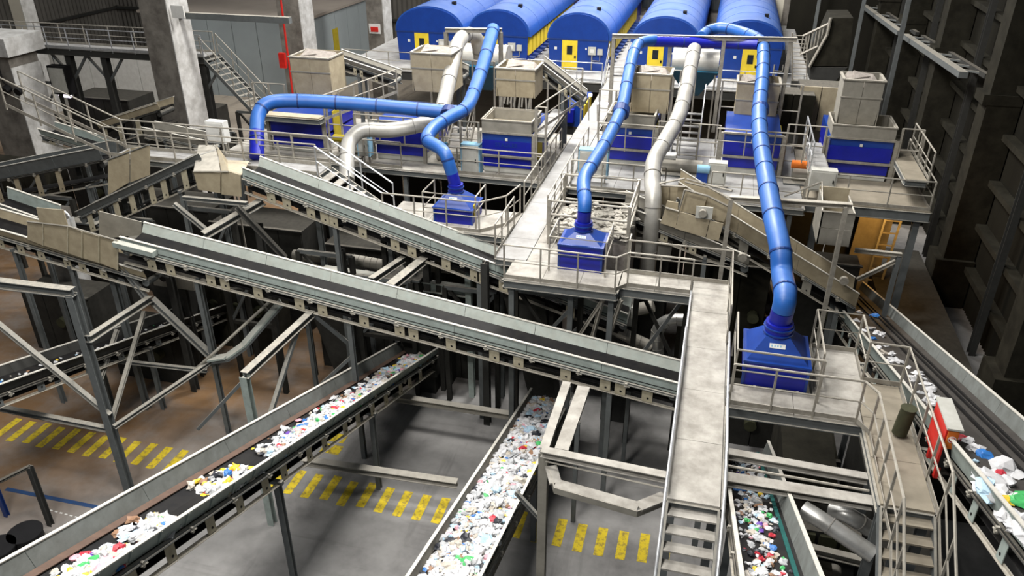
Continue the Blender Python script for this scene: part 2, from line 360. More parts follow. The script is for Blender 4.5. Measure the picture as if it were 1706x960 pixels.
# cream end wall behind the blue cabins
ew=struct('wall_cabins',MB().box(-24,68,0,4.6,68.4,20),'cream'); struct('wall_end',MB().box(4.6,66,0,11.5,66.4,24),'wall_dark')
for x in (-20.9,-15.7,-11,-6,-.9,4.6): obj('pilaster',MB().box(x-.35,67.6,0,x+.35,68,20),'concrete',ew)
for x in (-5.9,-.75): 
    f=obj('window_frame',MB().box(x-.75,67.45,6.8,x+.75,67.6,9),'steel_dark',ew)
    for i in range(3):
        for j in range(2): obj('pane',MB().box(x-.68+i*.46,67.4,6.9+j*1.02,x-.68+i*.46+.42,67.46,7.86+j*1.02),'glass',f)
# ---------------------------------------------------------------- concrete pillars on the left
def pillar(label,x,y,wx,wy,z1,cap=None,mm='concrete',lightx=True):
    t=thing('concrete_pillar',label,'pillar',(x,y,0))
    obj('shaft',MB().box(x-wx/2,y-wy/2,0,x+wx/2,y+wy/2,z1),mm,t)
    obj('painted_lit_face',MB().box(x+wx/2,y-wy/2,0,x+wx/2+.05,y+wy/2,z1*.92),'concrete_light',t)  # lit side painted in as a paler concrete face
    if cap: obj('cap',MB().box(x-wx/2-.3,y-wy/2-.3,z1,x+wx/2+.4,y+wy/2+.3,z1+cap),'concrete_light',t)
    return t
p1=pillar('tall concrete pillar with white cap at the left edge of the photo',-38.0,36.0,2.2,2.0,8.0,.95)
g=obj('lamp_head',MB().box(-36.9,34.75,5.9,-36.5,35.0,6.3),'cabinet',p1)
for dx in (-.55,.3): obj('lamp_head',MB().tube([(-36.8+dx,34.95,6.3),(-36.8+dx,34.6,6.2)],.22,10),'black',p1)
obj('conduit',MB().tube([(-37.6,34.95,8),(-37.6,34.95,6.6),(-37,34.9,6.2)],.04,5),'black',p1)
p2=pillar('large concrete pillar with its lit side painted pale, crossing the raised left walkway',-27.6,36.3,1.55,1.7,15,None)
obj('tie_beam',MB().box(-26.8,36.2,10.15,-20.6,36.5,10.45),'steel',p2)
obj('white_sign',MB().box(-26.6,35.5,10.3,-25.9,35.58,10.9),'white',p2)
p3=pillar('concrete pillar with red pipe behind the first beige chute',-29.3,52.5,1.7,1.9,16,None)
p4=pillar('narrow concrete pillar left of the first blue cabin',-25.6,58.5,1.3,1.6,16,None)
obj('sign',MB().box(-26.1,57.6,5.7,-25.2,57.68,6.4),'white',p4); obj('sign',MB().box(-25.95,57.55,5.85,-25.35,57.6,6.2),'red',p4)
pillar('yellowish far pillar behind the raised left walkway',-50,50,1.0,1.2,14,None,'cream')
pillar('thin grey pillar at the far corrugated wall',-44,58,.8,.9,14,None)
a=atY(468,0,49.5); b=atY(488,160,49.5)
t=thing('fire_pipe','thin red standpipe running down the far concrete pillar','pipe',b); obj('riser',MB().tube([a+V((0,0,1)),b],.07,8),'red',t)
q=atY(472,100,49.4); obj('hose_box',MB().box(q.x-.2,q.y-.25,q.z-.5,q.x+.25,q.y,q.z+.5),'red',t)
q=atY(130,560,22.3); pillar('short concrete pillar under the left incoming conveyor',q.x,22.8,.9,.9,5.4,None)
# pale building within the hall
t=thing('office_building','pale blue-grey panelled box building with tan flat roof','building',(-41,58,0))
for i in range(5): obj('wall_panel',MB().box(-42.5+i*2.2+.03,57.9,0,-42.5+i*2.2+2.17,58.1,6.4),'pale_panel',t)
for i in range(6): obj('wall_panel',MB().box(-31.6,58.1+i*2.3,0,-31.4,58.1+i*2.3+2.26,6.4),'pale_panel',t)
obj('roof',MB().box(-46.5,57.7,6.4,-31.2,73,6.6),'roof_tan',t)
obj('door',MB().box(-31.42,62,2.4,-31.33,62.9,5.0),'yellow_dark',t)
# white storage walls in the left background
t=thing('partition_wall','white partition wall below the raised left walkway','wall',(-56,52,0))
for i in range(8): obj('wall_panel',MB().box(-56+i*2.2,52,0,-56+i*2.2+2.15,52.25,4.6),'white',t)
# ---------------------------------------------------------------- raised left walkway
t=deck('raised_walkway','raised grey walkway crossing the upper left of the hall',-47,38,-27,39.1,7.9,'deck_light',2.0,edge=.35,em='steel_dark')
legs(t,[(-41.8,38.3),(-36,38.3),(-33.6,38.3),(-29,38.3),(-27.3,38.3),(-29,39)],7.5,'steel_dark',.35)
for x in (-36,-33.6,-29,-27.3):
    for s in (-1,1): obj('brace',MB().bar((x,38.3,6.1),(x+s*1.2,38.3,7.5),.12,.12),'steel',t)
railing('railing','near railing of the raised left walkway',[(-47,38,7.9),(-27,38,7.9)],1.1,1.4,'rail_bright')
railing('railing','far railing of the raised left walkway',[(-47,39.1,7.9),(-27,39.1,7.9)],1.1,1.6,'rail')
stair('steel_stairs','dark steel stairs descending from the raised left walkway',(-27,38.6,7.9),(1,-.25,0),1.1,17,.3,.24,'steel',True,rm='rail')
t=thing('notice_board','dark framed grey board hanging under the raised walkway','board',atY(90,150,37)); 
a=atY(82,112,37.5); b=atY(117,155,37.5); obj('frame',MB().box(a.x-.1,37.4,b.z-.1,b.x+.1,37.9,a.z+.1),'black',t); obj('board',MB().box(a.x,37.35,b.z,b.x,37.4,a.z),'cabinet',t)
a=atY(75,112,38); obj('side',MB().box(a.x-.5,37.6,b.z,a.x-.1,37.9,a.z+.3),'white',t)
t=thing('light_tube','glowing white tube light under the raised walkway','lamp',atY(108,160,40)); p=atY(100,158,40); q=atY(118,160,40); obj('tube',MB().tube([p,q],.12,6),'glow',t); obj('hanger',MB().bar((p.x+.2,p.y,p.z),(p.x+.2,p.y,7.6),.05,.05),'steel',t)
# ================================================================ blue cabins
def cabin(i,x0,x1,label,side=True):
    y0,y1=48.5,67.4; zf=5.95; ze=7.75; cx=(x0+x1)/2; r=(x1-x0)/2; rise=1.45
    t=thing('blue_cabin',label,'cabin',(cx,y0,zf),'row of blue barrel-roofed cabins')
    obj('body',MB().box(x0+.12,y0+.1,zf,x1-.12,y1,ze),'blue_deep',t)
    N=20; arc=[(cx-r*cos(pi*k/N),ze+rise*sin(pi*k/N)**.9) for k in range(N+1)]
    obj('front_wall',MB().prism([(x0+.1,y0,zf),(x1-.1,y0,zf),(x1,y0,ze)]+[(x,y0,z) for x,z in arc[::-1]][1:],(0,.12,0)),'blue',t)
    b=MB(); ro=[(cx-(r+.12)*cos(pi*k/N),ze-.05+(rise+.14)*sin(pi*k/N)**.9) for k in range(N+1)]
    b.prism([(x,y0+.12,z) for x,z in ro]+[(x,y0+.12,z) for x,z in arc[::-1]],(0,y1-y0,0)); obj('roof',b,'blue_roof',t,smooth=True)
    for k in range(1,7):
        y=y0+k*2.7; b=MB(); o2=[(cx+(x-cx)*1.003,z+.012) for x,z in ro]; b.prism([(x,y,z) for x,z in o2]+[(x,y,z-.04) for x,z in ro[::-1]],(0,.05,0)); obj('roof_seam',b,'blue_roof',t)
    obj('eave_trim',MB().box(x0,y0-.03,ze-.06,x1,y0+.02,ze+.02),'blue_ring',t)
    b=MB(); q=arc[13]; b.box(q[0]-.1,y0+2.0,q[1]+.05,q[0]+.12,y0+2.35,q[1]+.25); obj('roof_vent',b,'black',t)
    dx=cx+(-.5 if i!=5 else .2); 
    d=obj('door',MB().box(dx-.47,y0-.05,zf+.02,dx+.47,y0+.0,zf+1.72),'yellow',t)
    obj('door_window',MB().box(dx-.17,y0-.07,zf+.9,dx+.17,y0-.05,zf+1.42),'glass',d)
    obj('door_handle',MB().box(dx+.3,y0-.1,zf+.7,dx+.4,y0-.05,zf+.84),'black',d)
    for a,bz,ww,hh,mm in ((.95,1.22,.1,.1,'white'),(1.15,.95,.46,.46,'cabinet'),(1.7,.97,.32,.34,'cabinet'),(-.95,1.15,.16,.16,'white')):
        if x1-dx<a+ww+.1: continue
        e=obj('switch_box' if hh>.2 else 'notice_plate',MB().box(dx+a,y0-.14 if hh>.2 else y0-.02,zf+bz,dx+a+ww,y0,zf+bz+hh),mm,t)
        if hh>.4: obj('dial',MB().box(dx+a+.12,y0-.16,zf+bz+.12,dx+a+ww-.12,y0-.14,zf+bz+hh-.12),'white',e)
    obj('conduit',MB().tube([(dx+1.38,y0-.06,zf+.95),(dx+1.38,y0-.06,zf+.05)],.04,6),'rail',t)
    obj('conduit',MB().tube([(dx+1.86,y0-.06,zf+.97),(dx+1.86,y0-.06,zf+.6),(dx+1.4,y0-.06,zf+.6)],.03,6),'rail',t)
    if side:
        for k in range(14):
            y=y0+.5+k*1.08; obj('side_panel',MB().box(x1-.12,y,zf+.62,x1-.02,y+.85,ze-.08),'yellow',t)
        for k in range(14):
            y=y0+.5+k*1.08; obj('side_gusset',MB().prism([(x1-.12,y,zf+.5),(x1+.28,y,zf+.45),(x1-.12,y,zf+.0)],(0,.5,0)),'blue_ring',t)
    else: obj('side_skirt',MB().box(x1-.12,y0+.2,zf,x1-.04,y1,ze-.1),'blue_ring',t)
cab=[(1,-20.1,-15.75,'first blue cabin from the left, with yellow door and domed roof',1),(2,-15.3,-11.55,'second blue cabin from the left, half hidden by the blue and white ducts',1),
 (3,-10.25,-6.6,'third blue cabin, in the middle of the row, with yellow side panels',1),(4,-5.2,-1.35,'fourth blue cabin, behind the horizontal blue duct',0),(5,-.45,3.35,'fifth blue cabin, at the right end of the row',0)]
for c in cab: cabin(*c)
deck('cabin_platform','pale grey platform carrying the row of blue cabins',-23,45.6,5.2,67.4,5.95,'deck_light',2.2,edge=.5,em='steel_dark')
railing('railing','railing along the platform edge in front of the first two cabins',[(-22.5,45.8,5.95),(-11,45.8,5.95)],1.05,1.5)
railing('railing','railing in front of the third cabin',[(-10.9,45.8,5.95),(-6.5,45.8,5.95)],1.05,1.4,'rail_bright')
railing('railing','railing in front of the two rightmost cabins',[(-4.8,45.8,5.95),(4.5,45.8,5.95)],1.05,1.5,'rail_bright')
stair('steel_stairs','pale stairs rising beside the third cabin',(-5.6,45.6,5.95+1.2),(0,-1,0),1.0,8,.3,.22,'deck_light',True,rm='rail_bright')
# support gantries near the ducts
def gantry(label,p,q,feet,m='rail',hh=.18):
    t=thing('pipe_gantry',label,'gantry',(p.x,p.y,p.z)); obj('beam',MB().ibeam(p,q,.2,hh),m,t)
    for k in feet:
        c=p.lerp(q,k); obj('post',MB().ibeam((c.x,c.y,6.5),(c.x,c.y,c.z-.08),.16,.16,up=V((0,1,0))),m,t)
gantry('long grey gantry beam across the two right cabins',atY(1020,60,35.6),atY(1328,66,35.6),(.01,.33,.62,.97))
gantry('short grey gantry carrying the left blue and white ducts',atY(742,50,33),atY(836,51,33),(.01,.98))
gantry('low grey gantry beam over the right inclined conveyor',atY(1216,330,23.5),atY(1420,343,23.5),(),hh=.14)
for px,py0,py1,lab in ((1222,332,480,'left'),(1410,345,560,'right')):
    a=atY(px-4 if px<1300 else px,py0,23.4); beamthing('steel_post','grey %s post of the low gantry over the right conveyor'%lab,(a.x,a.y,0),a,.13,.13,'rail',cat='post')
# ================================================================ platforms z=6.5
PZ=6.5
t=deck('machine_platform','left grey platform under the blue sorting machines',-19.5,27.5,-5.92,33.6,PZ,'deck',1.9); legs(t,[(x,27.7) for x in (-19,-15,-11.5,-6.2)],6.2)
deck('aisle','long pale aisle running back between the machines',-5.9,20.85,-4.95,45.4,PZ,'deck_light',1.5)
t=deck('machine_platform','pale middle platform under the fourth and fifth machines',-4.93,27.2,3.4,34.5,PZ,'deck_light',1.7); legs(t,[(x,27.4) for x in (-4.5,-1,3)],6.2)
t=deck('machine_platform','dark platform under the rightmost machine',3.42,28,7.6,34,PZ,'deck_brown',1.7,edge=.35); legs(t,[(4,28.3),(7.3,28.3)],6.2,w=.22)
t=deck('hood_platform','grey platform carrying the left blue hood',-10.3,22.4,-5.92,24.4,PZ,'deck',1.5); legs(t,[(-10.1,22.6),(-6.2,22.6)],6.2)
t=deck('hood_platform','front platform carrying the middle blue hood',-5.3,19.55,-2.05,20.83,PZ,'deck',1.2,edge=.24); legs(t,[(-5.1,19.7),(-3.4,20),(-2.2,19.8)],6.2)
deck('hood_platform','narrow platform behind the middle blue hood',-4.93,20.85,-4.0,23.6,PZ,'deck',1.2)
deck('bridge','short grey bridge joining the front platform to the long walkway',-2.03,19.9,-.02,20.8,PZ,'deck',1.3,edge=.26)
t=deck('walkway','long pale walkway running to the camera in the centre right',0,11.65,.97,20.85,PZ,'deck',1.8,edge=.2); legs(t,[(.1,12.2),(.9,12.2),(.1,17),(.9,17)],6.25)
obj('side_rail',MB().tube([(-.03,11.7,PZ+.12),(-.03,19.9,PZ+.12)],.03,6),'rail_bright',t)
stair('walkway_stairs','grey stairs dropping from the near end of the central walkway',(.485,11.65,PZ),(0,-1,0),.92,12,.25,.2,'deck',None)
for s,x in (('left',-.04),('right',1.01)):
    tag(obj('handrail',MB().tube(catmull([(x,17.5,PZ+.35),(x,15,PZ+.35),(x,11.6,PZ+.35),(x,9,PZ-1.7)],5),.032,8),'rail_bright'),'bright tubular handrail on the %s side of the central stairs'%s,'handrail')
t=deck('hood_platform','platform in front of the right blue hood',1.05,14.95,3.85,15.75,PZ,'deck',1.3,edge=.26)
deck('hood_platform','platform strip to the right of the right blue hood',2.95,15.77,4.0,17.9,PZ,'deck',1.1)
t=deck('landing','brown dusty landing above the right stairs',3.87,12.5,4.8,16.6,PZ,'deck_brown',1.4); legs(t,[(3.95,12.6),(4.7,12.6),(4.7,16.4)],6.2)
stair('landing_stairs','brown steel stairs going down at the lower right',(4.33,12.5,PZ),(0,-1,0),.9,13,.26,.2,'deck_brown',None)
# railings
railing('railing','left railing of the long aisle beside the third machine',[(-5.93,24.6,PZ),(-5.93,31,PZ)],1.05,1.1)
railing('railing','right railing of the long aisle',[(-4.9,23.6,PZ),(-4.9,31.5,PZ)],1.05,1.1)
railing('railing','left railing at the near end of the aisle',[(-5.93,20.9,PZ),(-5.93,23.2,PZ)],1.05,.8)
railing('railing','front railing of the middle hood platform',[(-5.3,19.6,PZ),(-2.1,19.55,PZ),(-1.8,19.95,PZ),(-.05,19.95,PZ)],1.05,1.15)
railing('railing','rear railing of the short bridge',[(-1.9,21.2,PZ),(-1.9,20.78,PZ),(.97,20.78,PZ),(.97,17.6,PZ)],1.05,1.3)
railing('railing','front railing of the left hood platform',[(-10.2,22.45,PZ),(-6.9,22.45,PZ),(-6.2,23.2,PZ),(-6,24.3,PZ)],1.05,1.2)
railing('railing','railing around the left blue hood',[(-8.9,23.9,PZ),(-8.9,22.75,PZ),(-7.1,22.75,PZ),(-7.1,23.9,PZ)],1.1,1.2,toe=False)
railing('railing','railing around the middle blue hood',[(-4.15,21.7,PZ),(-4.15,20.35,PZ),(-2.5,20.35,PZ),(-2.5,21.7,PZ)],1.1,1.3,toe=False)
railing('railing','railing in front of the right blue hood',[(1.12,17.2,PZ),(1.12,15.5,PZ),(2.95,15.5,PZ)],1.1,1.3,toe=False)
railing('railing','long front railing of the right hood platform',[(1.07,14.97,PZ),(3.7,14.97,PZ),(3.92,14.6,PZ),(3.92,11.6,PZ-.1),(3.92,9,PZ-2)],1.05,.8)
railing('railing','bent railing behind the right platform strip',[(2.98,15.9,PZ),(2.98,17.9,PZ),(4.02,17.9,PZ),(4.02,16.65,PZ),(4.83,16.62,PZ),(4.83,12.4,PZ),(4.83,9.6,PZ-2)],1.05,1.0)
railing('railing','front railing of the dark right platform',[(3.45,28.05,PZ),(7.55,28.05,PZ),(7.55,33,PZ)],1.05,1.3)
railing('railing','front railing of the pale middle platform',[(-4.8,27.25,PZ),(-1.4,27.25,PZ)],1.05,1.2)
railing('railing','front railing of the platform before the fifth machine',[(.2,27.25,PZ),(3.3,27.25,PZ)],1.05,1.2)
railing('railing','front railing of the left machine platform',[(-19.3,27.6,PZ),(-11.6,27.6,PZ)],1.05,1.4)
railing('railing','front railing before the third machine',[(-9.3,27.6,PZ),(-6,27.6,PZ)],1.05,1.4)
# upper left walkway with its stairs
ua=atY(150,238,22.7); 
t=deck('upper_walkway','upper grey walkway left of the blue hoods',-20.5,22.6,-12.55,23.5,7.9,'deck_light',1.6); legs(t,[(-20,22.8),(-16.5,22.8),(-12.8,22.8)],7.6)
railing('railing','near railing of the upper left walkway',[(-24.5,22.6,9.4),(-20.6,22.6,7.9),(-12.5,22.6,7.9)],1.05,1.25)
railing('railing','far railing of the upper left walkway',[(-24.5,23.5,9.4),(-20.6,23.5,7.9),(-12.5,23.5,7.9)],1.05,1.25)
stair('steel_stairs','grey stairs from the upper walkway down to the left hood platform',(-12.5,23.05,7.9),(1,0,0),.9,7,.32,.2,'deck',True,rm='rail_bright')
# ================================================================ hoods and ducts
def hood(label,x0,x1,y0,y1,z0,z1,z2,tipx,tipy,r,grp='blue extraction hoods',platez=None):
    t=thing('extraction_hood',label,'hood',((x0+x1)/2,(y0+y1)/2,z0),grp)
    obj('box',MB().box(x0,y0,z0,x1,y1,z1),'blue_deep',t)
    obj('box_rib',MB().box(x0-.03,y0-.03,z0+(z1-z0)*.55,x1+.03,y1+.03,z0+(z1-z0)*.55+.04),'blue_ring',t)
    obj('box_rim',MB().box(x0-.05,y0-.05,z1-.03,x1+.05,y1+.05,z1+.02),'blue',t)
    for x in (x0,x1): obj('corner_angle',MB().box(x-.03,y0-.02,z0,x+.03,y0+.04,z1),'blue',t)
    cs=[(x0,y0),(x1,y0),(x1,y1),(x0,y1)]; n=4; q=.9
    top=[(tipx-r*q,tipy-r*q),(tipx+r*q,tipy-r*q),(tipx+r*q,tipy+r*q),(tipx-r*q,tipy+r*q)]
    obj('cone',MB().hexa([(a,b,z1) for a,b in cs]+[(a,b,z2) for a,b in top]),'blue',t)
    obj('collar',MB().tube([(tipx,tipy,z2-.03),(tipx,tipy,z2+.28)],r*1.02,20),'blue_deep',t,smooth=True)
    for dz in (.02,.16): obj('collar_ring',MB().tube([(tipx,tipy,z2+dz),(tipx,tipy,z2+dz+.03)],r*1.13,20),'blue',t)
    c=V((tipx,(y0+tipy-r*q)/2,(z1+z2)/2)); nrm=V((0,-(z2-z1),(tipy-r*q-y0))).normalized(); up=V((0,(tipy-r*q-y0),(z2-z1))).normalized()
    c=V((tipx,y0+(tipy-r*q-y0)*.68,z1+(z2-z1)*.68))
    o=V((0,-abs(z2-z1),abs(tipy-r*q-y0))).normalized()*.012; ww=.16*r/.28; hh=.05*r/.28
    lp=obj('label_plate',MB().prism([c-V((ww,0,0))-up*hh,c+V((ww,0,0))-up*hh,c+V((ww,0,0))+up*hh,c-V((ww,0,0))+up*hh],o),'white',t)
    for k in range(4): a=c+V((-ww*.7+k*ww*.37,0,0))+o*1.1; obj('mark',MB().bar(a-up*hh*.4,a+up*hh*.4,.03,.005,up=o),'light_blue',lp)
    return t
hood('left blue hood, on the platform below the bent duct',-8.6,-7.3,22.95,24.1,PZ,7.02,7.42,-8.0,23.5,.24)
hood('middle blue hood, on the front platform beside the debris-covered frame',-3.9,-2.65,20.55,21.6,PZ,7.3,7.58,-3.3,21.1,.25)
hood('large right blue hood, nearest the camera',1.35,2.72,15.85,17.2,PZ,7.14,7.6,2.0,16.5,.30)
for p,lab in (((-7.28,23.0,6.8),0),): tag(obj('warning_plate',MB().box(-7.3,23.1,6.75,-7.25,23.3,7.15),'yellow_dark'),'small yellow plate on the side of the left hood','plate')
duct('blue_duct','blue duct rising from the left hood in a double bend',[(-8.02,23.5,7.68),atT(744,262,25.9),atT(733,247,26.2),atT(712,233,26.8),atT(722,214,27.3),atT(745,198,28),atT(776,180,29),atT(790,152,30),atT(806,105,31.4),atT(822,48,33)],(.20,.27),'blue_duct','blue_ring',1.3,low=.3,lowm='blue_deep')
duct('blue_duct','long blue branch duct running left and turning down',[atT(428,262,27.5),atT(428,215,27.9),atT(431,190,28.1),atT(445,173,28.3),atT(480,168,28.6),atT(560,171,28.8),atT(650,178,28.9),atT(735,186,28.9),atT(768,187,28.9)],(.25,.25),'blue_duct','blue_ring',1.25,low=1.0,lowm='blue_deep')
duct('blue_duct','middle blue duct from the front hood up to the gantry',[(-3.3,21.1,7.84),(-3.3,21.15,8.4),atT(973,300,23.6),atT(988,272,24.3),atT(1012,232,25.7),atT(1036,180,27.6),atT(1047,125,29.6),atT(1056,88,31.2),atT(1066,72,32.6),atT(1090,67,33.6)],(.20,.225),'blue_duct','blue_ring',1.4,low=.3,lowm='blue_deep')
duct('blue_duct','horizontal blue duct running along the gantry beam',[atT(1082,69,33.5),atT(1130,70,33.7),atT(1200,72,33.7),atT(1262,74,33.2)],(.22,.22),'blue_deep','blue_ring',2.2)
duct('blue_duct','large right blue duct from the nearest hood up to the gantry',[(2.0,16.5,7.86),(2.02,16.52,8.5),atT(1303,455,18.55),atT(1300,415,18.7),atT(1290,368,19.5),atT(1279,310,21.3),atT(1268,240,24.6),atT(1265,190,27.2),atT(1270,133,30.2),atT(1272,90,32.4),atT(1268,70,34),atT(1245,57,36),atT(1205,47,37),atT(1180,52,37),atT(1168,62,36)],(.25,.26),'blue_duct','blue_ring',1.3,low=.35,lowm='blue_deep')
for (px,py,tt,lab) in ((748,188,28.6,'left blue duct junction'),(1267,183,27.6,'right blue duct'),(1035,186,27.4,'middle blue duct')):
    p=atT(px,py,tt); tag(obj('clamp_band',MB().tube([p-V((0,.12,.06)),p+V((0,.12,.06))],.29,16),'blue_ring'),'dark clamp band on the '+lab,'clamp')
duct('white_duct','white duct arching over the gantry and bending down to the left',[atT(578,300,28.2),atT(578,262,28.6),atT(583,235,29),atT(605,217,29.3),atT(650,217,29.5),atT(700,208,29.7),atT(730,196,30.2),atT(741,165,31),atT(752,115,32),atT(762,75,33),atT(776,58,33.8),atT(792,62,34.6),atT(799,85,35.2),atT(801,105,35.6)],(.27,.31),'white_duct','seam',1.6,ringw=.015)
duct('white_duct','white duct between the fourth and fifth cabins bending down to the right conveyor',[(lambda e: V((e.x,e.y,4.6)))(atT(1088,345,25.8)),atT(1088,345,25.8),atT(1087,300,26.3),atT(1090,268,26.8),atT(1108,235,27.4),atT(1130,195,28.6),atT(1143,150,30.2),atT(1152,105,32),atT(1157,82,33)],(.27,.28),'white_duct','seam',1.3,ringw=.02)
# teal cyclone hoppers between the cabins
for (cx,lab,Y) in ((atY(1155,140,40).x,'teal cone hopper with grey drum behind the right white duct',40),(atY(812,125,38.5).x,'teal cone hopper with pale drum behind the left blue duct',38.5)):
    t=thing('cone_hopper',lab,'hopper',(cx,Y,7)); obj('cone',MB().hexa([(cx-.3,Y-.2,7.0),(cx+.3,Y-.2,7.0),(cx+.3,Y+.4,7.0),(cx-.3,Y+.4,7.0),(cx-1.15,Y-.9,8.3),(cx+1.15,Y-.9,8.3),(cx+1.15,Y+1,8.3),(cx-1.15,Y+1,8.3)]),'teal',t)
    obj('drum',MB().tube([(cx-1.1,Y,8.6),(cx+1.1,Y,8.6)],.62,20),'white_duct',t,smooth=True)
    for x in (-1,1):
        for y in (-.8,.9): obj('leg',MB().bar((cx+x,Y+y,0),(cx+x,Y+y,8.2),.08,.08),'rail',t)
# ================================================================ blue sorting machines
def text_obj(txt,loc,size,m,parent,rot=(pi/2,0,0)):
    cu=bpy.data.curves.new('lettering','FONT'); cu.body=txt; cu.size=size; cu.extrude=.003; cu.align_x='CENTER'
    o=bpy.data.objects.new('tmp',cu); C.objects.link(o); dg=bpy.context.evaluated_depsgraph_get(); me=bpy.data.meshes.new_from_object(o.evaluated_get(dg)); bpy.data.objects.remove(o)
    me.materials.clear(); me.materials.append(M[m]); n=bpy.data.objects.new('lettering',me); C.objects.link(n); n.parent=parent; n.location=V(loc)-ORG[parent.name]; n.rotation_euler=rot; return n
def machine(label,x0,x1,y0,hz,hopper=True,letter=False,strip=True):
    t=thing('sorting_machine',label,'machine',((x0+x1)/2,y0,PZ),'blue sorting machines in a row'); z0=PZ+.02; y1=y0+3.2; w=x1-x0
    obj('base_panel',MB().box(x0+.03,y0+.1,z0,x1-.03,y1,z0+.22),'cabinet',t)
    obj('lower_panel',MB().box(x0+.02,y0+.05,z0+.24,x1-.02,y1,z0+.62),'blue_deep',t)
    fp=obj('front_panel',MB().box(x0,y0,z0+.74,x1,y1,z0+1.28),'blue_deep',t)
    up=obj('upper_panel',MB().box(x0,y0+.03,z0+1.28,x1,y1,z0+1.55),'blue',t)
    obj('frame_beam',MB().box(x0-.06,y0-.06,z0+.64,x1+.06,y0+.04,z0+.72),'rail',t)
    obj('frame_beam',MB().box(x0-.06,y0-.04,z0+1.55,x1+.06,y0+.04,z0+1.62),'rail',t)
    obj('panel_stud',MB().box((x0+x1)/2-.05,y0-.02,z0+1.3,(x0+x1)/2+.05,y0,z0+1.4),'white',up)
    for x in (x0-.1,x1+.1): obj('frame_post',MB().ibeam((x,y0,PZ),(x,y0,z0+1.6),.13,.13,up=V((0,1,0))),'rail',t)
    if letter: text_obj('STADLER',((x0+x1)/2,y0-.012,z0+1.06),.22,'blue',fp)
    # side access panels in yellow
    obj('side_panel',MB().box(x1,y0+1.0,z0+.3,x1+.04,y0+1.8,z0+1.5),'yellow_dark',t)
    if hopper:
        a=z0+1.62; b=a+.42
        for n_,bb in (('hopper_side',(x0,y0,a,x1,y0+.06,b)),('hopper_side',(x0,y0+1.6,a,x1,y0+1.66,b)),('hopper_side',(x0,y0+.06,a,x0+.06,y0+1.6,b)),('hopper_side',(x1-.06,y0+.06,a,x1,y0+1.6,b))): obj(n_,MB().box(*bb),'chute_grey',t)
        obj('hopper_floor',MB().box(x0+.06,y0+.06,a,x1-.06,y0+1.6,a+.04),'chute',t)
        b_=MB()
        for p in ((x0-.03,y0-.03,x1+.03,y0+.03),(x0-.03,y0+1.62,x1+.03,y0+1.68),(x0-.03,y0,x0+.03,y0+1.65),(x1-.03,y0,x1+.03,y0+1.65)): b_.box(p[0],p[1],b,p[2],p[3],b+.05)
        obj('hopper_rim',b_,'rail',t)
    return t
def chute(label,x0,x1,y0,y1,z0,z1,taper=.06,strips=False,broken=True,m='chute'):
    t=thing('feed_chute',label,'chute',((x0+x1)/2,(y0+y1)/2,z0),'beige feed chutes above the machines'); zm=z0+(z1-z0)*.62
    for i in range(2):
        xa=x0+(x1-x0)*i/2+.008; xb=x0+(x1-x0)*(i+1)/2-.008
        obj('upper_plate',MB().box(xa,y0,zm,xb,y0+.03,z1),m,t); 
        obj('lower_plate',MB().hexa([(xa+(taper if i==0 else 0),y0+taper,z0),(xb-(taper if i else 0),y0+taper,z0),(xb-(taper if i else 0),y0+taper+.03,z0),(xa+(taper if i==0 else 0),y0+taper+.03,z0),(xa,y0,zm-.01),(xb,y0,zm-.01),(xb,y0+.03,zm-.01),(xa,y0+.03,zm-.01)]),m,t)
    for x in (x0,x1-.03): obj('side_plate',MB().box(x,y0+.03,z0,x+.03,y1,z1),m,t)
    obj('back_plate',MB().box(x0,y1,z0,x1,y1+.03,z1+.05),m,t)
    obj('seam_rib',MB().box(x0-.03,y0-.03,zm-.03,x1+.03,y0,zm+.02),'chute_grey',t)
    obj('top_rim',MB().box(x0-.05,y0-.05,z1-.02,x1+.05,y0+.06,z1+.03).box(x0-.05,y0,z1-.02,x0+.05,y1,z1+.03).box(x1-.05,y0,z1-.02,x1+.05,y1,z1+.03),'rail',t)
    obj('heap',MB().hexa([(x0+.05,y0+.05,z1-.25),(x1-.05,y0+.05,z1-.25),(x1-.05,y1,z1-.25),(x0+.05,y1,z1-.25),(x0+.3,y0+.35,z1-.02),(x1-.4,y0+.4,z1-.05),(x1-.3,y1-.2,z1+.05),(x0+.2,y1-.2,z1+.1)]),'rock',t)
    if broken: obj('bent_flap',MB().prism([(x0+.35,y0+.3,z1-.03),(x0+.95,y0+.6,z1+.02),(x0+.35,y1-.4,z1+.16)],(.02,0,.03)),'rock',t)
    if strips:
        for k in range(9):
            x=x0+.2+k*(x1-x0-.4)/8+random.uniform(-.03,.03); h=random.uniform(.25,.6); obj('curtain_strip',MB().bar((x,y0+taper+.02,z0),(x+random.uniform(-.05,.05),y0+taper-.05,z0-h),.07,.01,up=V((0,1,0))),'chute_grey',t)
    return t
mk=[('first blue sorting machine from the left, under the long blue duct',-17.6,-15.3,28.4,0,False,False),('second blue sorting machine, behind the grey bend of the white duct',-13.0,-11.0,28.4,0,False,False),
    ('third blue sorting machine, with open tray and hanging strips',-8.42,-6.5,28.0,0,True,True),('fourth blue sorting machine, behind the middle blue duct',-3.95,-2.15,30.0,0,True,False),
    ('fifth blue sorting machine, behind the large right blue duct',.5,2.55,30.2,0,False,True),('sixth blue sorting machine, dark one at the far right',4.3,6.5,30.6,0,True,False)]
for l_,a,b,y,z,hp,le in mk: machine(l_,a,b,y,z,hp,le)
chute('first beige feed chute from the left, in front of the concrete pillar',-17.55,-15.75,30.5,31.9,8.35,9.9)
chute('second beige feed chute, left of the white duct',-12.1,-10.4,30.5,31.9,8.8,10.35)
chute('third beige feed chute, with ragged hanging strips',-8.4,-6.85,30,31.4,8.95,10.05,strips=True)
chute('fourth beige feed chute, behind the middle blue duct',-3.2,-1.75,30.9,32.1,8.45,9.95)
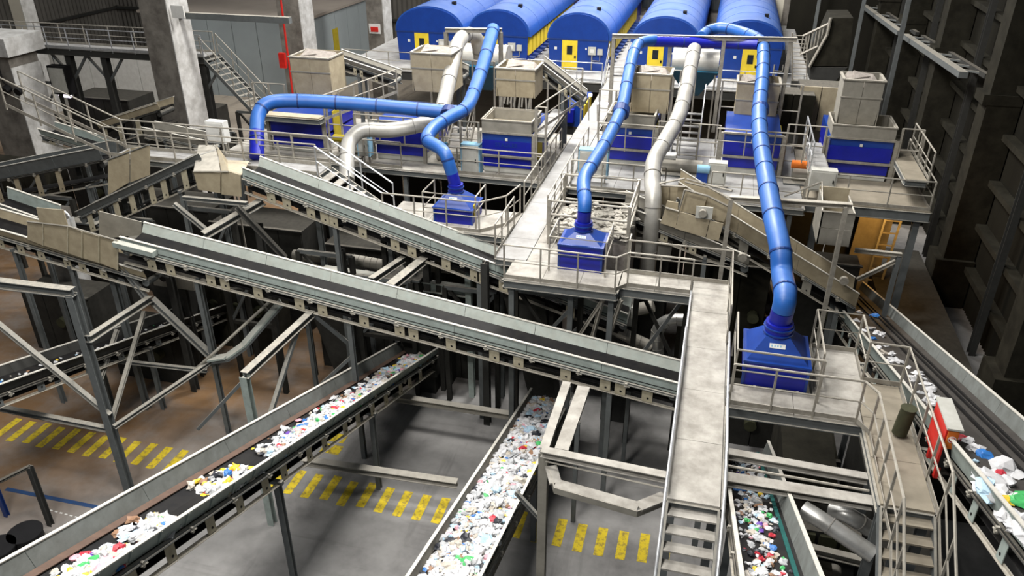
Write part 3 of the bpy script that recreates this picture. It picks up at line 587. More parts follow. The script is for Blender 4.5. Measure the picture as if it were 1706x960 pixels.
chute('fifth beige feed chute, behind the large right blue duct',.78,2.42,33,34.2,7.55,9.35)
chute('sixth grey feed chute, isolated at the dark right side',4.5,5.9,31.4,32.6,8.4,10.05,m='chute_grey')
# inclined feeders to the chutes
def feeder(label,p,q,side,w=1.0,**k): return conveyor('feed_conveyor',label,p,q,side,w,psp=.5,sk=.2,H=.6,m='chute_grey',pipe=False,pw=.14,legs_=((1.2,PZ),),**k)
feeder('short feeding conveyor right of the first chute',atY(552,90,32),atY(655,125,32),(0,1,0))
feeder('short feeding conveyor left of the white duct arch',atY(718,95,32.2),atY(770,118,32.2),(0,1,0))
feeder('steep feeding conveyor right of the third chute',atY(898,102,31.5),atY(972,160,31.5),(0,1,0))
# cabinets
def cabinet(label,x0,x1,y,z0,z1,blue=False,d=.4,m='cabinet',zf=PZ):
    t=thing('control_cabinet',label,'cabinet',((x0+x1)/2,y,z0)); obj('case',MB().box(x0,y,z0,x1,y+d,z1),m,t)
    obj('door',MB().box(x0+.05,y-.03,z0+.06,x1-.05,y,z1-.06),m,t); obj('handle',MB().box(x1-.13,y-.06,(z0+z1)/2-.06,x1-.09,y-.03,(z0+z1)/2+.06),'black',t)
    if blue: obj('frame',MB().box(x0-.05,y+.02,z0-.03,x0,y+d,z1+.04).box(x1,y+.02,z0-.03,x1+.05,y+d,z1+.04).box(x0-.05,y+.02,z1,x1+.05,y+d,z1+.05),'light_blue',t)
    for x in (x0+.05,x1-.05): obj('foot',MB().bar((x,y+.2,zf),(x,y+.2,z0),.05,.05),'rail',t)
    return t
a=atY(768,243,27.6); b=atY(797,292,27.6); cabinet('pale cabinet with blue frame left of the third machine',a.x,b.x,27.65,b.z,a.z,True)
a=atY(593,228,27.6); b=atY(612,262,27.6); cabinet('pale cabinet with blue frame behind the grey duct bend',a.x,b.x,27.7,max(b.z,6.6),a.z,True)
a=atY(965,257,27.6); b=atY(1008,300,27.6); cabinet('wide beige cabinet with blue frame left of the fourth machine',a.x,b.x,27.7,max(b.z,6.6),a.z+.1,True)
a=atY(1181,268,28.6); b=atY(1208,306,28.6); cabinet('small grey cabinet in front of the fifth machine',a.x,b.x,28.4,max(b.z,6.6),a.z)
a=atY(1352,280,28); b=atY(1388,322,28); cabinet('beige cabinet on the railing of the dark right platform',a.x,b.x,27.8,b.z+.1,a.z)
a=atY(340,202,24.5); b=atY(376,240,24.5); cabinet('white cabinet behind the upper left walkway',a.x,b.x,24.5,b.z,a.z,d=.35,m='white',zf=0)
a=atY(420,218,28.6); b=atY(434,250,28.6); cabinet('narrow white cabinet behind the vertical blue duct',a.x,b.x+.2,28.3,b.z,a.z)
a=atY(1163,268,28.4); t=thing('electric_motor','small bright blue motor beside the grey cabinet','motor',(a.x,28.5,PZ)); obj('body',MB().tube([a-V((0,0,.3)),a+V((.45,0,-.3))],.16,12),'light_blue',t,smooth=True); obj('foot',MB().box(a.x,28.3,PZ,a.x+.4,28.6,a.z-.4),'blue',t)
# blue press with yellow panel in the background
t=thing('bale_press','blue press with yellow end panel beside the aisle','machine',(-7.3,38,PZ)); a=atY(935,172,38); b=atY(970,212,38)
obj('body',MB().box(a.x,38,b.z,b.x,40.5,a.z),'blue',t); obj('head',MB().box(a.x+.1,37.6,b.z+.3,a.x+.7,38,a.z-.2),'blue_deep',t); obj('end_panel',MB().box(b.x,38.2,b.z+.2,b.x+.05,40.2,a.z-.1),'yellow',t)
for x in (a.x+.1,b.x-.1): obj('leg',MB().bar((x,38.2,PZ),(x,38.2,b.z),.12,.12),'rail',t)
obj('plinth',MB().box(a.x,38,0,b.x,40.5,b.z),'steel_dark',t); obj('ram',MB().tube([(a.x+.3,37.8,a.z-.1),(a.x+.3,37.8,a.z+.35)],.16,12),'blue',t)
# glowing lamps
for px,py,lab in ((981,158,'upper'),(995,172,'lower')):
    p=atY(px,py,36); t=thing('work_lamp','%s glaring pinkish work lamp beside the aisle'%lab,'lamp',p); obj('lamp_glass',MB().tube([p,p+V((.5 if py>160 else .15,0,0))],.06,8),'glow',t); obj('bracket',MB().bar((p.x+.05,p.y,PZ),p,.04,.04),'rail',t)
# stairs next to machines
stair('steel_stairs','steep grey stairs between the fourth and fifth machines',atY(1150,180,33),(0,-1,0),1.0,11,.22,.2,'deck_light',True,rm='rail_bright')
stair('steel_stairs','grey stairs left of the third machine',atY(772,205,31),(-.0,-1,0),.9,9,.22,.2,'deck_light',True,rm='rail')
# rails and side walkways on top of machine rows
railing('railing','upper railing beside the third chute',[(-6.4,28.2,8.1),(-5.3,31.6,8.5)],1.0,.8)
deck('side_walkway','pale raised walkway right of the third machine',-6.45,28.1,-5.95,31.8,8.1,'deck_light',1.2)
deck('side_walkway','pale raised walkway left of the sixth machine',3.55,28.3,4.15,31.8,7.5,'deck_light',1.2)
railing('railing','left railing of the walkway beside the sixth machine',[(3.5,28.3,7.5),(3.5,31.8,7.5)],1.0,1.0,'rail_bright')
deck('side_walkway','brown raised walkway right of the sixth machine',6.65,28.3,7.3,31.8,7.5,'deck_brown',1.2)
railing('railing','right railing of the walkway beside the sixth machine',[(7.35,28.3,7.5),(7.35,31.8,7.5)],1.0,1.0)
deck('side_walkway','pale ledge above the first machine',-17.8,27.9,-15.1,28.35,8.15,'chute',1.3)
railing('railing','railing between the first and second machines',[(-15,28.2,8.0),(-13.2,31.5,8.4)],1.0,.8)
for i,(x,z,lb) in enumerate(((-13.6,8.1,'second'),(-4.2,8.0,'fourth'),(.2,8.1,'fifth'))):
    railing('railing','high front railing across the %s machine'%lb,[(x,27.9 if i==0 else 29.5,z-.6),(x+3.1,27.9 if i==0 else 29.5,z-.6)],.95,1.0,toe=False)
# debris-covered frame behind the middle hood
t=thing('drum_screen','frame topped with pale debris behind the middle blue hood','machine',(-3.2,23.4,PZ))
x0,x1,y0,y1=-4.55,-2.1,22.2,24.6
for x in (x0,x1):
    for y in (y0,y1): obj('post',MB().bar((x,y,5.2),(x,y,8.0),.1,.1),'rail',t)
for z in (7.1,7.5,7.95):
    for p,q in (((x0,y0),(x1,y0)),((x0,y1),(x1,y1)),((x0,y0),(x0,y1)),((x1,y0),(x1,y1))): obj('frame_rail',MB().tube([(*p,z),(*q,z)],.035,6),'rail',t)
obj('tray',MB().box(x0+.05,y0+.05,6.65,x1-.05,y1-.05,6.85),'chute_grey',t)
obj('screen_side',MB().box(x1-.04,y0+.2,4.6,x1+.03,y1-.1,6.9),'rock',t)
obj('screen_front',MB().box(x0+.6,y0,5.2,x1,y0+.06,6.7),'rock',t)
# ================================================================ large conveyors
def ua(px,py,Y,P0,P1):  # distance along a line from P0 of the point seen there
    return (atY(px,py,Y)-V(P0)).dot((V(P1)-V(P0)).normalized())
A0=V((-17.05,18.3,7.03)); A1=V((-.05,18.3,4.6)); pxA=[(252,438),(283,447),(350,463),(373,468),(428,484),(497,501),(535,510),(604,530),(663,547),(686,553),(748,570),(820,588),(860,600),(938,620),(1003,640),(1028,646),(1073,657)]
conveyor('long_conveyor','longest pale grey inclined conveyor crossing the centre of the photo',A0,A1,(0,1,0),1.12,plates=[ua(x,y,18.3,A0,A1) for x,y in pxA],sk=.33,H=.84,slope_in=-.05,sf=.22,pw=.3,belt_z=-.26,legs_=((2.45,0),(7.45,0),(15.3,0)),belt='belt')
tag(obj('tail_guard',MB().prism([(-17.1,18.2,6.98),(-15.75,18.2,6.79),(-15.75,18.2,6.62),(-17.1,18.2,6.82)],(0,-.22,0)),'skirt'),'grey bent cover over the tail of the longest conveyor','cover')
C0=atY(403,279,21.3); C1_=atY(1010,540,21.3); c1m=atY(850,449,21.3); C1_=C0+(c1m-C0)*1.42
pxC=[(446,325),(472,335),(512,350),(535,358),(550,363),(598,380),(652,402),(680,412),(735,440),(783,455),(795,460),(830,475),(940,520)]
conveyor('long_conveyor','second pale inclined conveyor, running under the front platform',C0,C1_,(0,1,0),1.1,plates=[ua(x,y,21.3,C0,C1_) for x,y in pxC],sk=.33,H=.84,slope_in=-.05,sf=.22,pw=.3,belt_z=-.26,legs_=((3.2,0),(8.2,0)),belt='belt')
# dusty side strip on top of second conveyor (far side cover)
# B, C waste conveyors
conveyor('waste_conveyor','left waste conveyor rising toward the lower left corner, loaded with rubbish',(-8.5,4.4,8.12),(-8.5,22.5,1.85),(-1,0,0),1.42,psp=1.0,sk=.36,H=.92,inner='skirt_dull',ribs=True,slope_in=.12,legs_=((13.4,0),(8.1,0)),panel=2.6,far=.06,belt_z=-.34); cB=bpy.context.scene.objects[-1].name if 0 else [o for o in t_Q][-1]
conveyor('waste_conveyor','middle waste conveyor heaped with mixed rubbish at the bottom centre',(-3.45,7.5,5.3),(-3.45,21.2,1.6),(-1,0,0),1.35,psp=1.6,sk=.42,H=.8,inner='chute_grey',slope_in=.08,legs_=((9,0),),panel=3,pm='steel',belt_z=-.30); cC=[o for o in t_Q][-1]
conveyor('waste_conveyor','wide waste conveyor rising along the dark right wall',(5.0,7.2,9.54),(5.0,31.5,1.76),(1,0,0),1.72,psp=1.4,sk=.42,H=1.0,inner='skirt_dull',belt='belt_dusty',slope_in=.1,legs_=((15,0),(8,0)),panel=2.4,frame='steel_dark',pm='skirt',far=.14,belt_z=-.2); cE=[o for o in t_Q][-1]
dL=atX(1217,823,1.15); 
q1=atX(1237,960,1.2); q0=atX(1217,823,1.2)
dd=(q0-q1).normalized()
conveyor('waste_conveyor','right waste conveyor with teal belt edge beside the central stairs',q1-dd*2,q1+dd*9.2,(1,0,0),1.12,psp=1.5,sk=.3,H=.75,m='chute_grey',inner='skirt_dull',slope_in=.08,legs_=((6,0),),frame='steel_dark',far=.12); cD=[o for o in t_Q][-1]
e0=atZ(1243,585,1.8); e1=atZ(1222,432,1.8)
conveyor('waste_conveyor','dark flat conveyor seen left of the large blue duct',e0+V((.3,-2.5,0)),e1,(1,0,0),1.35,psp=1.5,sk=.25,H=.6,m='chute_grey',slope_in=.08,frame='steel_dark',legs_=((1,0),(7,0))); cF=[o for o in t_Q][-1]
for cn in (cB,cD):
    Q,L,bz,w_,si=t_Q[cn]; pr=bpy.data.objects[cn]; v=w_-si-.16 
    obj('belt_edge',MB().prism([Q(.05,v,bz+.01),Q(.05,v+.07,bz+.03),Q(.05,v+.07,bz+.05),Q(.05,v,bz+.03)],(Q(L-.05,v,0)-Q(.05,v,0))),'belt_edge',pr)
Q,L,bz,w_,si=t_Q[cE]
for v in (.95,1.2,1.34): obj('belt_edge',MB().prism([Q(.05,v,bz),Q(.05,v+.05,bz),Q(.05,v+.05,bz+.05),Q(.05,v,bz+.05)],(Q(L-.05,v,0)-Q(.05,v,0))),'belt',bpy.data.objects[cE])
Q,L,bz,w_,si=t_Q[cB]; obj('wear_strip',MB().prism([Q(.05,w_-si-.02,bz+.03),Q(.05,w_-si-.2,bz+.03),Q(.05,w_-si-.2,bz+.05),Q(.05,w_-si-.02,bz+.05)],(Q(L-.05,0,0)-Q(.05,0,0))),'rust',bpy.data.objects[cB])
# left side conveyors
L30=atY(-60,365,18.25); L31=atY(238,452,18.25)
conveyor('left_conveyor','conveyor coming in from the left edge under the beige guard panels',L30,L31,(0,1,0),1.1,psp=.75,sk=.3,H=.75,m='chute',legs_=((1.5,0),(3.6,0)))
t=thing('guard_chute','beige segmented guard panels above the left incoming conveyor','chute',(-19,18.2,6))
cols=[(46,352,370),(78,378,400),(118,388,416),(140,396,424),(168,404,432),(200,410,444)]
pts=[(45,369,395),(72,372,405),(113,378,418),(137,386,426),(165,394,434),(196,401,446)]
for i in range(5):
    (xa,ta,ba),(xb,tb,bb)=pts[i],pts[i+1]; obj('guard_panel',MB().prism([atY(xa+.6,ta,18.15),atY(xb-.6,tb,18.15),atY(xb-.6,bb+4,18.15),atY(xa+.6,ba+4,18.15)],(0,.03,0)),'chute',t)
    obj('panel_rib',MB().bar(atY(xb,tb,18.12),atY(xb,bb+4,18.12),.04,.03),'plate',t)
obj('guard_panel',MB().prism([atY(60,346,18.2),atY(105,350,18.2),atY(113,378,18.2),atY(66,372,18.2)],(0,.03,0)),'chute',t)
obj('top_rim',MB().tube([atY(45,369,18.12),atY(113,377,18.12),atY(196,401,18.12)],.025,5),'chute_grey',t)
obj('back_panel',MB().prism([atY(165,352,19.35),atY(235,370,19.35),atY(235,392,19.35),atY(165,398,19.35)],(0,.03,0)),'chute_grey',t)
obj('hose',MB().tube(catmull([atY(107,352,18.3),atY(116,362,18.3),atY(120,378,18.3)]),.03,6),'rail_bright',t)
def convY(name,label,X,p,q,side,w,**k):   # conveyor running in depth at x = X
    return conveyor(name,label,atX(*p,X),atX(*q,X),side,w,**k)
conveyor('left_conveyor','brown conveyor rising to the chute of the second long conveyor',atY(126,353,21.7),atY(331,256,21.7),(0,1,0),.9,psp=.8,sk=.22,H=1.0,m='steel',legs_=((1.2,0),(5,0)))
t=thing('guard_chute','tall beige guard plates on the brown left conveyor','chute',(-16,20,7))
for xa,ya,yb,xb,yc,yd in ((180,268,325,216,248,304),(217,247,304,250,243,292)): obj('guard_panel',MB().prism([atY(xa,ya,21.62),atY(xb-1,yc,21.62),atY(xb-1,yd,21.62),atY(xa,yb,21.62)],(0,.03,0)),'chute',t)
obj('top_rim',MB().tube([atY(178,267,21.6),atY(248,241,21.6)],.025,5),'steel',t)
conveyor('left_conveyor','dark conveyor at the left edge in front of the white-capped pillar',atY(-60,290,24),atY(163,246,24),(0,1,0),1.0,psp=1.1,sk=.5,H=1.5,m='steel',frame='steel_dark',pm='chute',legs_=((3,0),(6,0)))
convY('left_conveyor','dark littered conveyor low on the left behind the steel trusses',-17.5,(-40,655),(420,492),(-1,0,0),1.2,psp=1.6,sk=.3,H=.7,m='steel_dark',frame='steel_dark',pm='steel',legs_=((6.5,0),(9.5,0)))
cG=[o for o in t_Q][-1]
conveyor('left_conveyor','pale green conveyor trough behind the white-capped pillar',atY(62,214,27),atY(160,243,27),(0,1,0),1.0,psp=2,sk=.3,H=.6,legs_=((2,0),))
conveyor('left_conveyor','pale green conveyor end at the far left under the dark conveyor',atY(-30,330,20.5),atY(62,362,20.5),(0,1,0),1.1,psp=2,sk=.4,H=.7,legs_=((2,0),))
conveyor('left_conveyor','brown conveyor with dark openings below the concrete pillar',atY(160,205,30),atY(262,172,30),(0,1,0),1.2,psp=.9,sk=.3,H=1.2,m='chute',frame='steel_dark',legs_=((1,0),))
conveyor('left_conveyor','grey trough running behind the white cabinet',atY(235,212,28),atY(345,235,28),(0,1,0),.9,psp=2,sk=.3,H=.5,m='chute_grey',legs_=((1,0),(3,0)))
# chute at the head of second conveyor
t=thing('transfer_chute','beige dusty transfer chute feeding the second long conveyor','chute',(-17,21.5,7))
hp=[(322,288),(331,243),(358,243),(378,268),(410,268),(418,292),(408,318),(372,326),(330,320)]
obj('front_plate',MB().prism([atY(322,286,21.15),atY(367,288,21.15),atY(367,322,21.15),atY(330,316,21.15)],(0,.04,0)),'chute',t)
obj('front_plate',MB().prism([atY(369,288,21.15),atY(380,285,21.15),atY(400,292,21.15),atY(402,328,21.15),atY(369,324,21.15)],(0,.04,0)),'chute',t)
obj('sloping_plate',MB().prism([atY(322,286,21.2),atY(367,288,21.2),atY(358,243,22.6),atY(330,243,22.6)],(0,.03,.02)),'chute_grey',t)
obj('sloping_plate',MB().prism([atY(369,288,21.2),atY(380,285,21.2),atY(402,292,21.2),atY(415,270,22.4),atY(378,268,22.4),atY(360,243,22.6)],(0,.03,.02)),'chute',t)
for p,q in (((322,286),(380,286)),((378,268),(418,272)),((358,243),(378,268))): obj('rim',MB().tube([atY(*p,21.12 if p[0]==322 else 22.4),atY(*q,21.12 if p[0]==322 else 22.4)],.03,5),'rail',t)
for y in (258,275): obj('stiffener',MB().tube([atY(334,y,21.9),atY(358,y-8,21.9)],.02,5),'white',t)
# right side conveyors
R0=atY(1130,303,25); R1=atY(1432,490,25)
rc1=conveyor('right_conveyor','beige inclined conveyor descending to the right behind the big blue duct',R0,R1,(0,1,0),1.2,psp=1.15,sk=.55,H=1.15,m='chute',frame='steel',legs_=((6.4,0),),pw=.34,pm='chute_grey')
rc2=conveyor('right_conveyor','lower beige conveyor coming from under the debris-covered frame',atY(1035,340,24.2),atY(1250,428,24.2),(0,1,0),1.2,psp=1.0,sk=.36,H=.75,m='chute_grey',legs_=((3.0,0),))
t=thing('transfer_chute','beige box chute with bearing at the head of the right conveyor','chute',(0,24.6,6))
def pl(px,Y,d,m='chute',n='plate'): return obj(n,MB().prism([atY(x,y,Y) for x,y in px],(0,d,0)),m,t)
pl([(1088,308),(1142,310),(1134,350),(1087,345)],25.6,.04); pl([(1088,308),(1115,309),(1114,348),(1087,345)],25.55,.03)
pl([(1112,335),(1130,338),(1129,350),(1108,346)],24.4,.04); pl([(1109,346),(1131,352),(1125,380),(1100,372)],24.05,.04)
pl([(1142,318),(1178,328),(1168,360),(1130,351)],24.2,.05); pl([(1132,353),(1182,367),(1175,396),(1125,381)],24.0,.04); pl([(1183,368),(1205,373),(1197,402),(1176,397)],24.0,.04)
pl([(1178,328),(1215,345),(1206,370),(1168,361)],24.3,.04)
for l_ in ([(1141,316),(1178,326),(1216,345)],[(1141,303),(1180,312),(1216,330)],[(1144,298),(1180,308),(1220,318)],[(1088,308),(1142,311)],[(1109,346),(1131,352),(1141,316)],[(1088,308),(1141,297)]): obj('rim',MB().tube([atY(x,y,24.0 if y>312 else 24.9) for x,y in l_],.035,5),'rail',t)
p=atY(1171,354,24.0); obj('bearing',MB().tube([p,p-V((0,.15,0))],.13,14),'rail',t,smooth=True); obj('bearing_plate',MB().box(p.x-.22,p.y-.03,p.z-.2,p.x+.3,p.y+.02,p.z+.2),'cabinet',t)
t=thing('transfer_chute','square beige drop box at the lower end of the right conveyor','chute',(4.3,25,5))
a=atY(1370,350,25.1); b=atY(1424,350,25.1); zb=atY(1395,408,25.1).z; zt=atY(1395,352,25.1).z
for i in (0,1):
    za=zb+(zt-zb)*i/2+.01; zc=zb+(zt-zb)*(i+1)/2-.01; obj('front_plate',MB().box(a.x,25.0,za,b.x,25.04,zc),'chute_grey',t)
obj('side_plate',MB().box(b.x,25,zb,b.x+.04,26.6,zt),'chute_grey',t); obj('side_plate',MB().box(a.x,25,zb,a.x+.04,26.6,zt+.15),'chute_grey',t); obj('back_plate',MB().box(a.x,26.6,zb,b.x,26.64,zt+.25),'chute',t)
obj('rim',MB().tube([(a.x,25,zt),(b.x,25,zt),(b.x,26.6,zt)],.035,5),'rail',t); obj('rim',MB().tube([(a.x,25,zt),(a.x,26.3,zt+.5),(a.x-1.1,26.3,zt-.1)],.035,5),'rail',t)
p=atY(1406,466,24.9); obj('bearing',MB().tube([p,p-V((0,.14,0))],.14,14),'rail',rc1,smooth=True)
p=atY(1237,427,23.9); obj('bearing',MB().tube([p,p-V((0,.14,0))],.14,14),'rail',rc2,smooth=True)
# far right background: huge dark chute, ladder, truss girders
t=thing('dark_hopper','huge dark box hopper at the upper right, against the wall','hopper',(8,45,7))
pp=[(1350,110),(1386,30),(1422,30),(1412,110)]
obj('front',MB().prism([atY(*q,42) for q in pp],(0,2.5,0)),'concrete_dark',t); obj('lower_box',MB().prism([atY(*q,42) for q in ((1350,112),(1412,112),(1392,135),(1350,137))],(0,2.2,0)),'steel_dark',t)
obj('edge_rail',MB().tube([atY(1348,112,41.9),atY(1378,58,41.9),atY(1384,30,41.9)],.08,6),'rail',t)
t=thing('ladder','caged steel ladder between the last cabin and the dark hopper','ladder',(4.7,44,6))
a=atY(1332,135,43); b=atY(1332,55,43); obj('foot_post',MB().bar((a.x,a.y,0),(a.x,a.y,a.z),.8,.12),'steel_dark',t)
for dx in (-.35,.35): obj('side_rail',MB().tube([a+V((dx,0,0)),b+V((dx,0,0))],.04,6),'rail',t)
for k in range(12): c=a.lerp(b,k/12+.03); obj('rung',MB().tube([c-V((.35,0,0)),c+V((.35,0,0))],.025,5),'rail',t)
t=thing('walkway_girder','dark ribbed walkway section leaning against the dark hopper','girder',atY(1340,60,42))
a=atY(1338,60,42.5); b=atY(1384,38,42.5)
for dz in (0,-.9): obj('rail',MB().tube([a+V((0,0,dz)),b+V((0,0,dz))],.06,6),'rail',t)
for k in range(9): c=a.lerp(b,k/8); obj('slat',MB().bar(c,c-V((0,0,.9)),.05,.05),'rail',t)
for i,(x0_,y0_,x1_,y1_) in enumerate(((1425,0,1500,55),(1508,60,1605,125))):
    a=atX(x0_,y0_,9.8); b=atX(x1_,y1_,9.8); t=thing('lattice_girder','%s dusty lattice girder on the dark right wall'%('far','near')[i],'girder',a); obj('chord',MB().bar(a,b,.35,.25),'steel',t); obj('chord',MB().bar(a+V((.9,0,0)),b+V((.9,0,0)),.2,.2),'steel_dark',t)
    for k in range(8): obj('lacing',MB().bar(a.lerp(b,k/8),a.lerp(b,(k+.5)/8)+V((.9,0,0)),.08,.08),'steel',t)
for i,(x0_,y0_,x1_,y1_) in enumerate(((1512,10,1470,170),(1440,0,1405,120),(1400,0,1385,60),(1365,0,1335,60))):
    a=atX(x0_,y0_,(9.2,8.8,8.2,6.5)[i]); b=atX(x1_,y1_,(9.2,8.8,8.2,6.5)[i]); beamthing('steel_post',('rusty post beside the sixth chute','post behind the dark hopper','thin post above the dark hopper','post right of the last cabin')[i],(a.x,a.y,3),(a.x,a.y,a.z+3),.22,.22,'steel',cat='post')
for i,(px,w_,h_) in enumerate(((1320,2.6,2.2),(1365,2.2,2.4))):
    p=atY(px,175,36+i); t=thing('side_bin',('brown steel bin behind the ladder foot','dark brown steel bin left of the sixth chute')[i],'bin',(p.x,p.y,PZ)); 
    for k in range(2): obj('bin_panel',MB().box(p.x-.9+k*.92,p.y,PZ,p.x-.9+k*.92+.88,p.y+.1,PZ+h_*.8),'chute' if i else 'concrete_dark',t)
    obj('bin_body',MB().box(p.x-.9,p.y+.1,PZ,p.x+.9,p.y+1.6,PZ+h_*.78),'steel_dark',t)
# warm lit recess at right
a=atX(1450,430,9.0); lw=bpy.data.lights.new('warm_lamp','POINT'); lw.energy=110; lw.color=(1,.55,.15); lw.shadow_soft_size=.4
o=bpy.data.objects.new('warm_lamp',lw); o.location=(6.9,31.3,4.6); C.objects.link(o)
t=thing('tall_frame','brown lit scaffold ladder in the recess behind the right conveyor','frame',(8.5,33,0))
for x in (7.0,7.6): obj('upright',MB().bar((x,32.6,0),(x+.3,32.6,5.2),.08,.08),'plate',t)
for k in range(9): obj('rung',MB().bar((7.02+.034*k,32.6,.4+k*.55),(7.62+.034*k,32.6,.4+k*.55),.05,.05),'chute',t)
obj('back_sheet',MB().prism([(6.2,33.2,0),(7.6,33.2,0),(7.7,33.2,4.0),(7.0,33.2,5.2),(6.4,33.2,4.2)],(0,.1,0)),'chute',t)
a=atX(1425,418,7.4); b=atX(1500,425,7.4); 
beamthing('steel_beam','horizontal beam left of the warm lit recess',atY(1424,417,26),atY(1502,425,26),.14,.14,'rail'); beamthing('steel_beam','diagonal strut below the warm lit recess',atY(1428,466,26),atY(1493,435,26),.12,.12,'rail')
beamthing('steel_post','dark post right of the warm lit recess',(atY(1498,426,26).x,26,0),atY(1498,426,26),.14,.14,'steel',cat='post')
# ================================================================ dark bodies added to darken the gaps below the platforms, and clutter
def underbox(label,x,y,z0,sx,sy,sz,m='steel_dark',rolls=2):
    t=thing('dark_filler',label,'machine',(x,y,z0)); n=max(1,round(sx/.9))
    for i in range(n): obj('side_panel',MB().box(x+i*sx/n+.02,y,z0,x+(i+1)*sx/n-.02,y+.06,z0+sz),m,t)
    obj('body',MB().box(x,y+.06,z0,x+sx,y+sy,z0+sz),m,t); obj('top_rim',MB().box(x-.05,y-.05,z0+sz,x+sx+.05,y+.08,z0+sz+.06),'steel_dark',t)
    for i in range(rolls): q=x+(i+.6)*sx/rolls; obj('drive_drum',MB().tube([(q,y-.02,z0+sz*.6),(q,y-.3,z0+sz*.6)],.2,12),'tank',t,smooth=True)
    if z0>0: obj('leg',MB().box(x+.1,y+.1,0,x+.25,y+.25,z0),'steel',t); obj('leg',MB().box(x+sx-.25,y+.1,0,x+sx-.1,y+.25,z0),'steel',t)
ub=[('added dark block below the first sorting machine',-19,25.2,0,4,2,4.4),('added dark block below the second sorting machine',-14.2,25.4,0,3.6,2,3.9),('long added dark block below the third sorting machine',-10,25.0,1.6,4,1.6,2.6),
('added dark block under the aisle',-5.8,24.6,0,.9,2.4,4.6),('added dark block under the fourth sorting machine',-4.4,25.4,0,3.5,1.8,4.8),('added dark block behind the lower beige conveyor',-.4,26,0,3,1.6,4.6),
('low added dark block under the second long conveyor',-13.4,22.9,0,2.6,1.4,2.6),('squat added dark block behind the green box beam',-9.6,23.4,0,2.4,1.2,2.4),('low added dark block under the transfer chute',-18.6,23.2,0,3,1.4,3.2),
('tall added dark block behind the brown left conveyor',-24,26.5,0,4,2,4.2),('wide added dark block in front of the big pillar',-31,31,0,5.5,2.5,4.2),('added dark block at the left edge behind the green trough',-37,30,0,5,2,3.6),('added dark block under the raised walkway',-40,41.5,0,4.5,2.5,4),('added dark block beside the notice board',-34.5,42,0,4,2.5,3.4),
('added dark block under the right hood platform',2.75,16.6,0,1.3,3.2,3.6),('long added dark block between the right conveyor and the wall',7.3,20,0,2.4,16,1.6),('added dark block under the near part of the right wall conveyor',5.15,12,0,1.4,9,2.4),('low added dark block behind the lower right pipes',2.8,13.6,0,1.1,1.2,2.6),('added dark block under the right platform',3.6,27,0,2.0,1,4.6),('added dark block below the right conveyor',1.6,22,0,2.4,1.4,1.7),('low added dark block right of the dark flat conveyor',3.2,19.3,0,1.4,2.4,2.0),('added dark block left of the left incoming conveyor',-25,21.2,0,3,1.4,2.6),('low added dark block behind the left littered conveyor',-20.6,20.4,0,2.6,1.2,2.2)]
for i,(lb,x,y,z,sx,sy,sz) in enumerate(ub): underbox(lb,x,y,z,sx,sy,sz,('filler_dark','filler_dark','concrete_dark')[i%3],1+i%3)
t=thing('partition_wall','added dark sheet hiding bright floor under the rear edge of the machine platforms','wall',(-20,33.9,0))  # sheet added to block the bright floor and keep the gap dark
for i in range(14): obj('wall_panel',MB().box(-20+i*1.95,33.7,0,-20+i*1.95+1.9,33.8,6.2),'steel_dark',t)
# access frames between the machines
def frame(label,x0,x1,y,z0,z1,n,m='rail'):
    t=thing('access_frame',label,'frame',(x0,y,z0))
    for k in range(n+1): x=x0+(x1-x0)*k/n; obj('upright',MB().bar((x,y,z0),(x,y,z1),.07,.07),m,t)
    for z in (z1,z0+(z1-z0)*.62,z0+(z1-z0)*.3): obj('cross_rail',MB().tube([(x0,y,z),(x1,y,z)],.028,5),m,t)
    return t
for a_ in (('first',-15.1,-13.3,28.6,PZ,8.5,3),('second',-10.9,-8.7,28.5,PZ,8.3,3),('third, by the aisle',-6.3,-5.95,28.0,PZ,9.2,1),('fourth',-2.0,.3,30.4,PZ,8.3,3),('fifth',2.75,4.1,30.5,PZ,8.5,2),('sixth, right of the last machine',6.7,7.4,30.6,PZ,8.6,1),
  ('seventh, behind the first chute',-19.3,-17.8,30.2,PZ,8.8,2),('eighth, beside the teal hopper',-3.0,-1.0,37.0,.02,8.8,3),('ninth, above the bale press',-9.5,-6.2,37.2,.02,8.6,4),('tenth, behind the third chute',-12.6,-9.6,34.0,.02,9.4,3),('eleventh, behind the fifth chute',.2,3.3,33.4,PZ,9.3,4),('twelfth, pale, along the aisle',-4.8,-3.4,33.5,PZ,8.6,2)):
    frame('steel access frame between machines, '+a_[0],*a_[1:])
for i,(x,y,z,L_) in enumerate(((-15.0,28.3,6.9,1.4),(-10.8,28.4,6.9,1.6),(-2.0,29.4,6.8,1.8),(2.8,29.6,6.8,1.1))):
    t=thing('pump_set',('pump set right of the first sorting machine','pump set right of the second sorting machine','pump set right of the fourth sorting machine','pump set right of the fifth sorting machine')[i],'machine',(x,y,PZ))
    obj('tank',MB().tube([(x+.3,y+.4,PZ+.3),(x+L_,y+.4,PZ+.3)],.26,12),'chute_grey',t,smooth=True); obj('motor',MB().tube([(x+.2,y+.1,PZ+.75),(x+.8,y+.1,PZ+.75)],.15,10),('yellow_dark','teal','silver','orange')[i],t,smooth=True); obj('skid',MB().box(x,y-.1,PZ,x+L_,y+.7,PZ+.06),'steel',t)
def trestle(label,x0,x1,y,z1,m='filler_dark'):
    t=thing('steel_trestle',label,'trestle',(x0,y,0))
    for x in (x0,x1): obj('leg',MB().bar((x,y,0),(x,y,z1),.16,.16),m,t)
    for z in (z1,z1*.5): obj('tie',MB().bar((x0,y,z),(x1,y,z),.12,.14),'steel' if z==z1 else m,t)
    obj('brace',MB().bar((x0,y,z1*.5),(x1,y,z1),.1,.1),'steel',t); obj('brace',MB().bar((x1,y+.1,z1*.5),(x0,y+.1,z1),.1,.1),m,t)
    return t
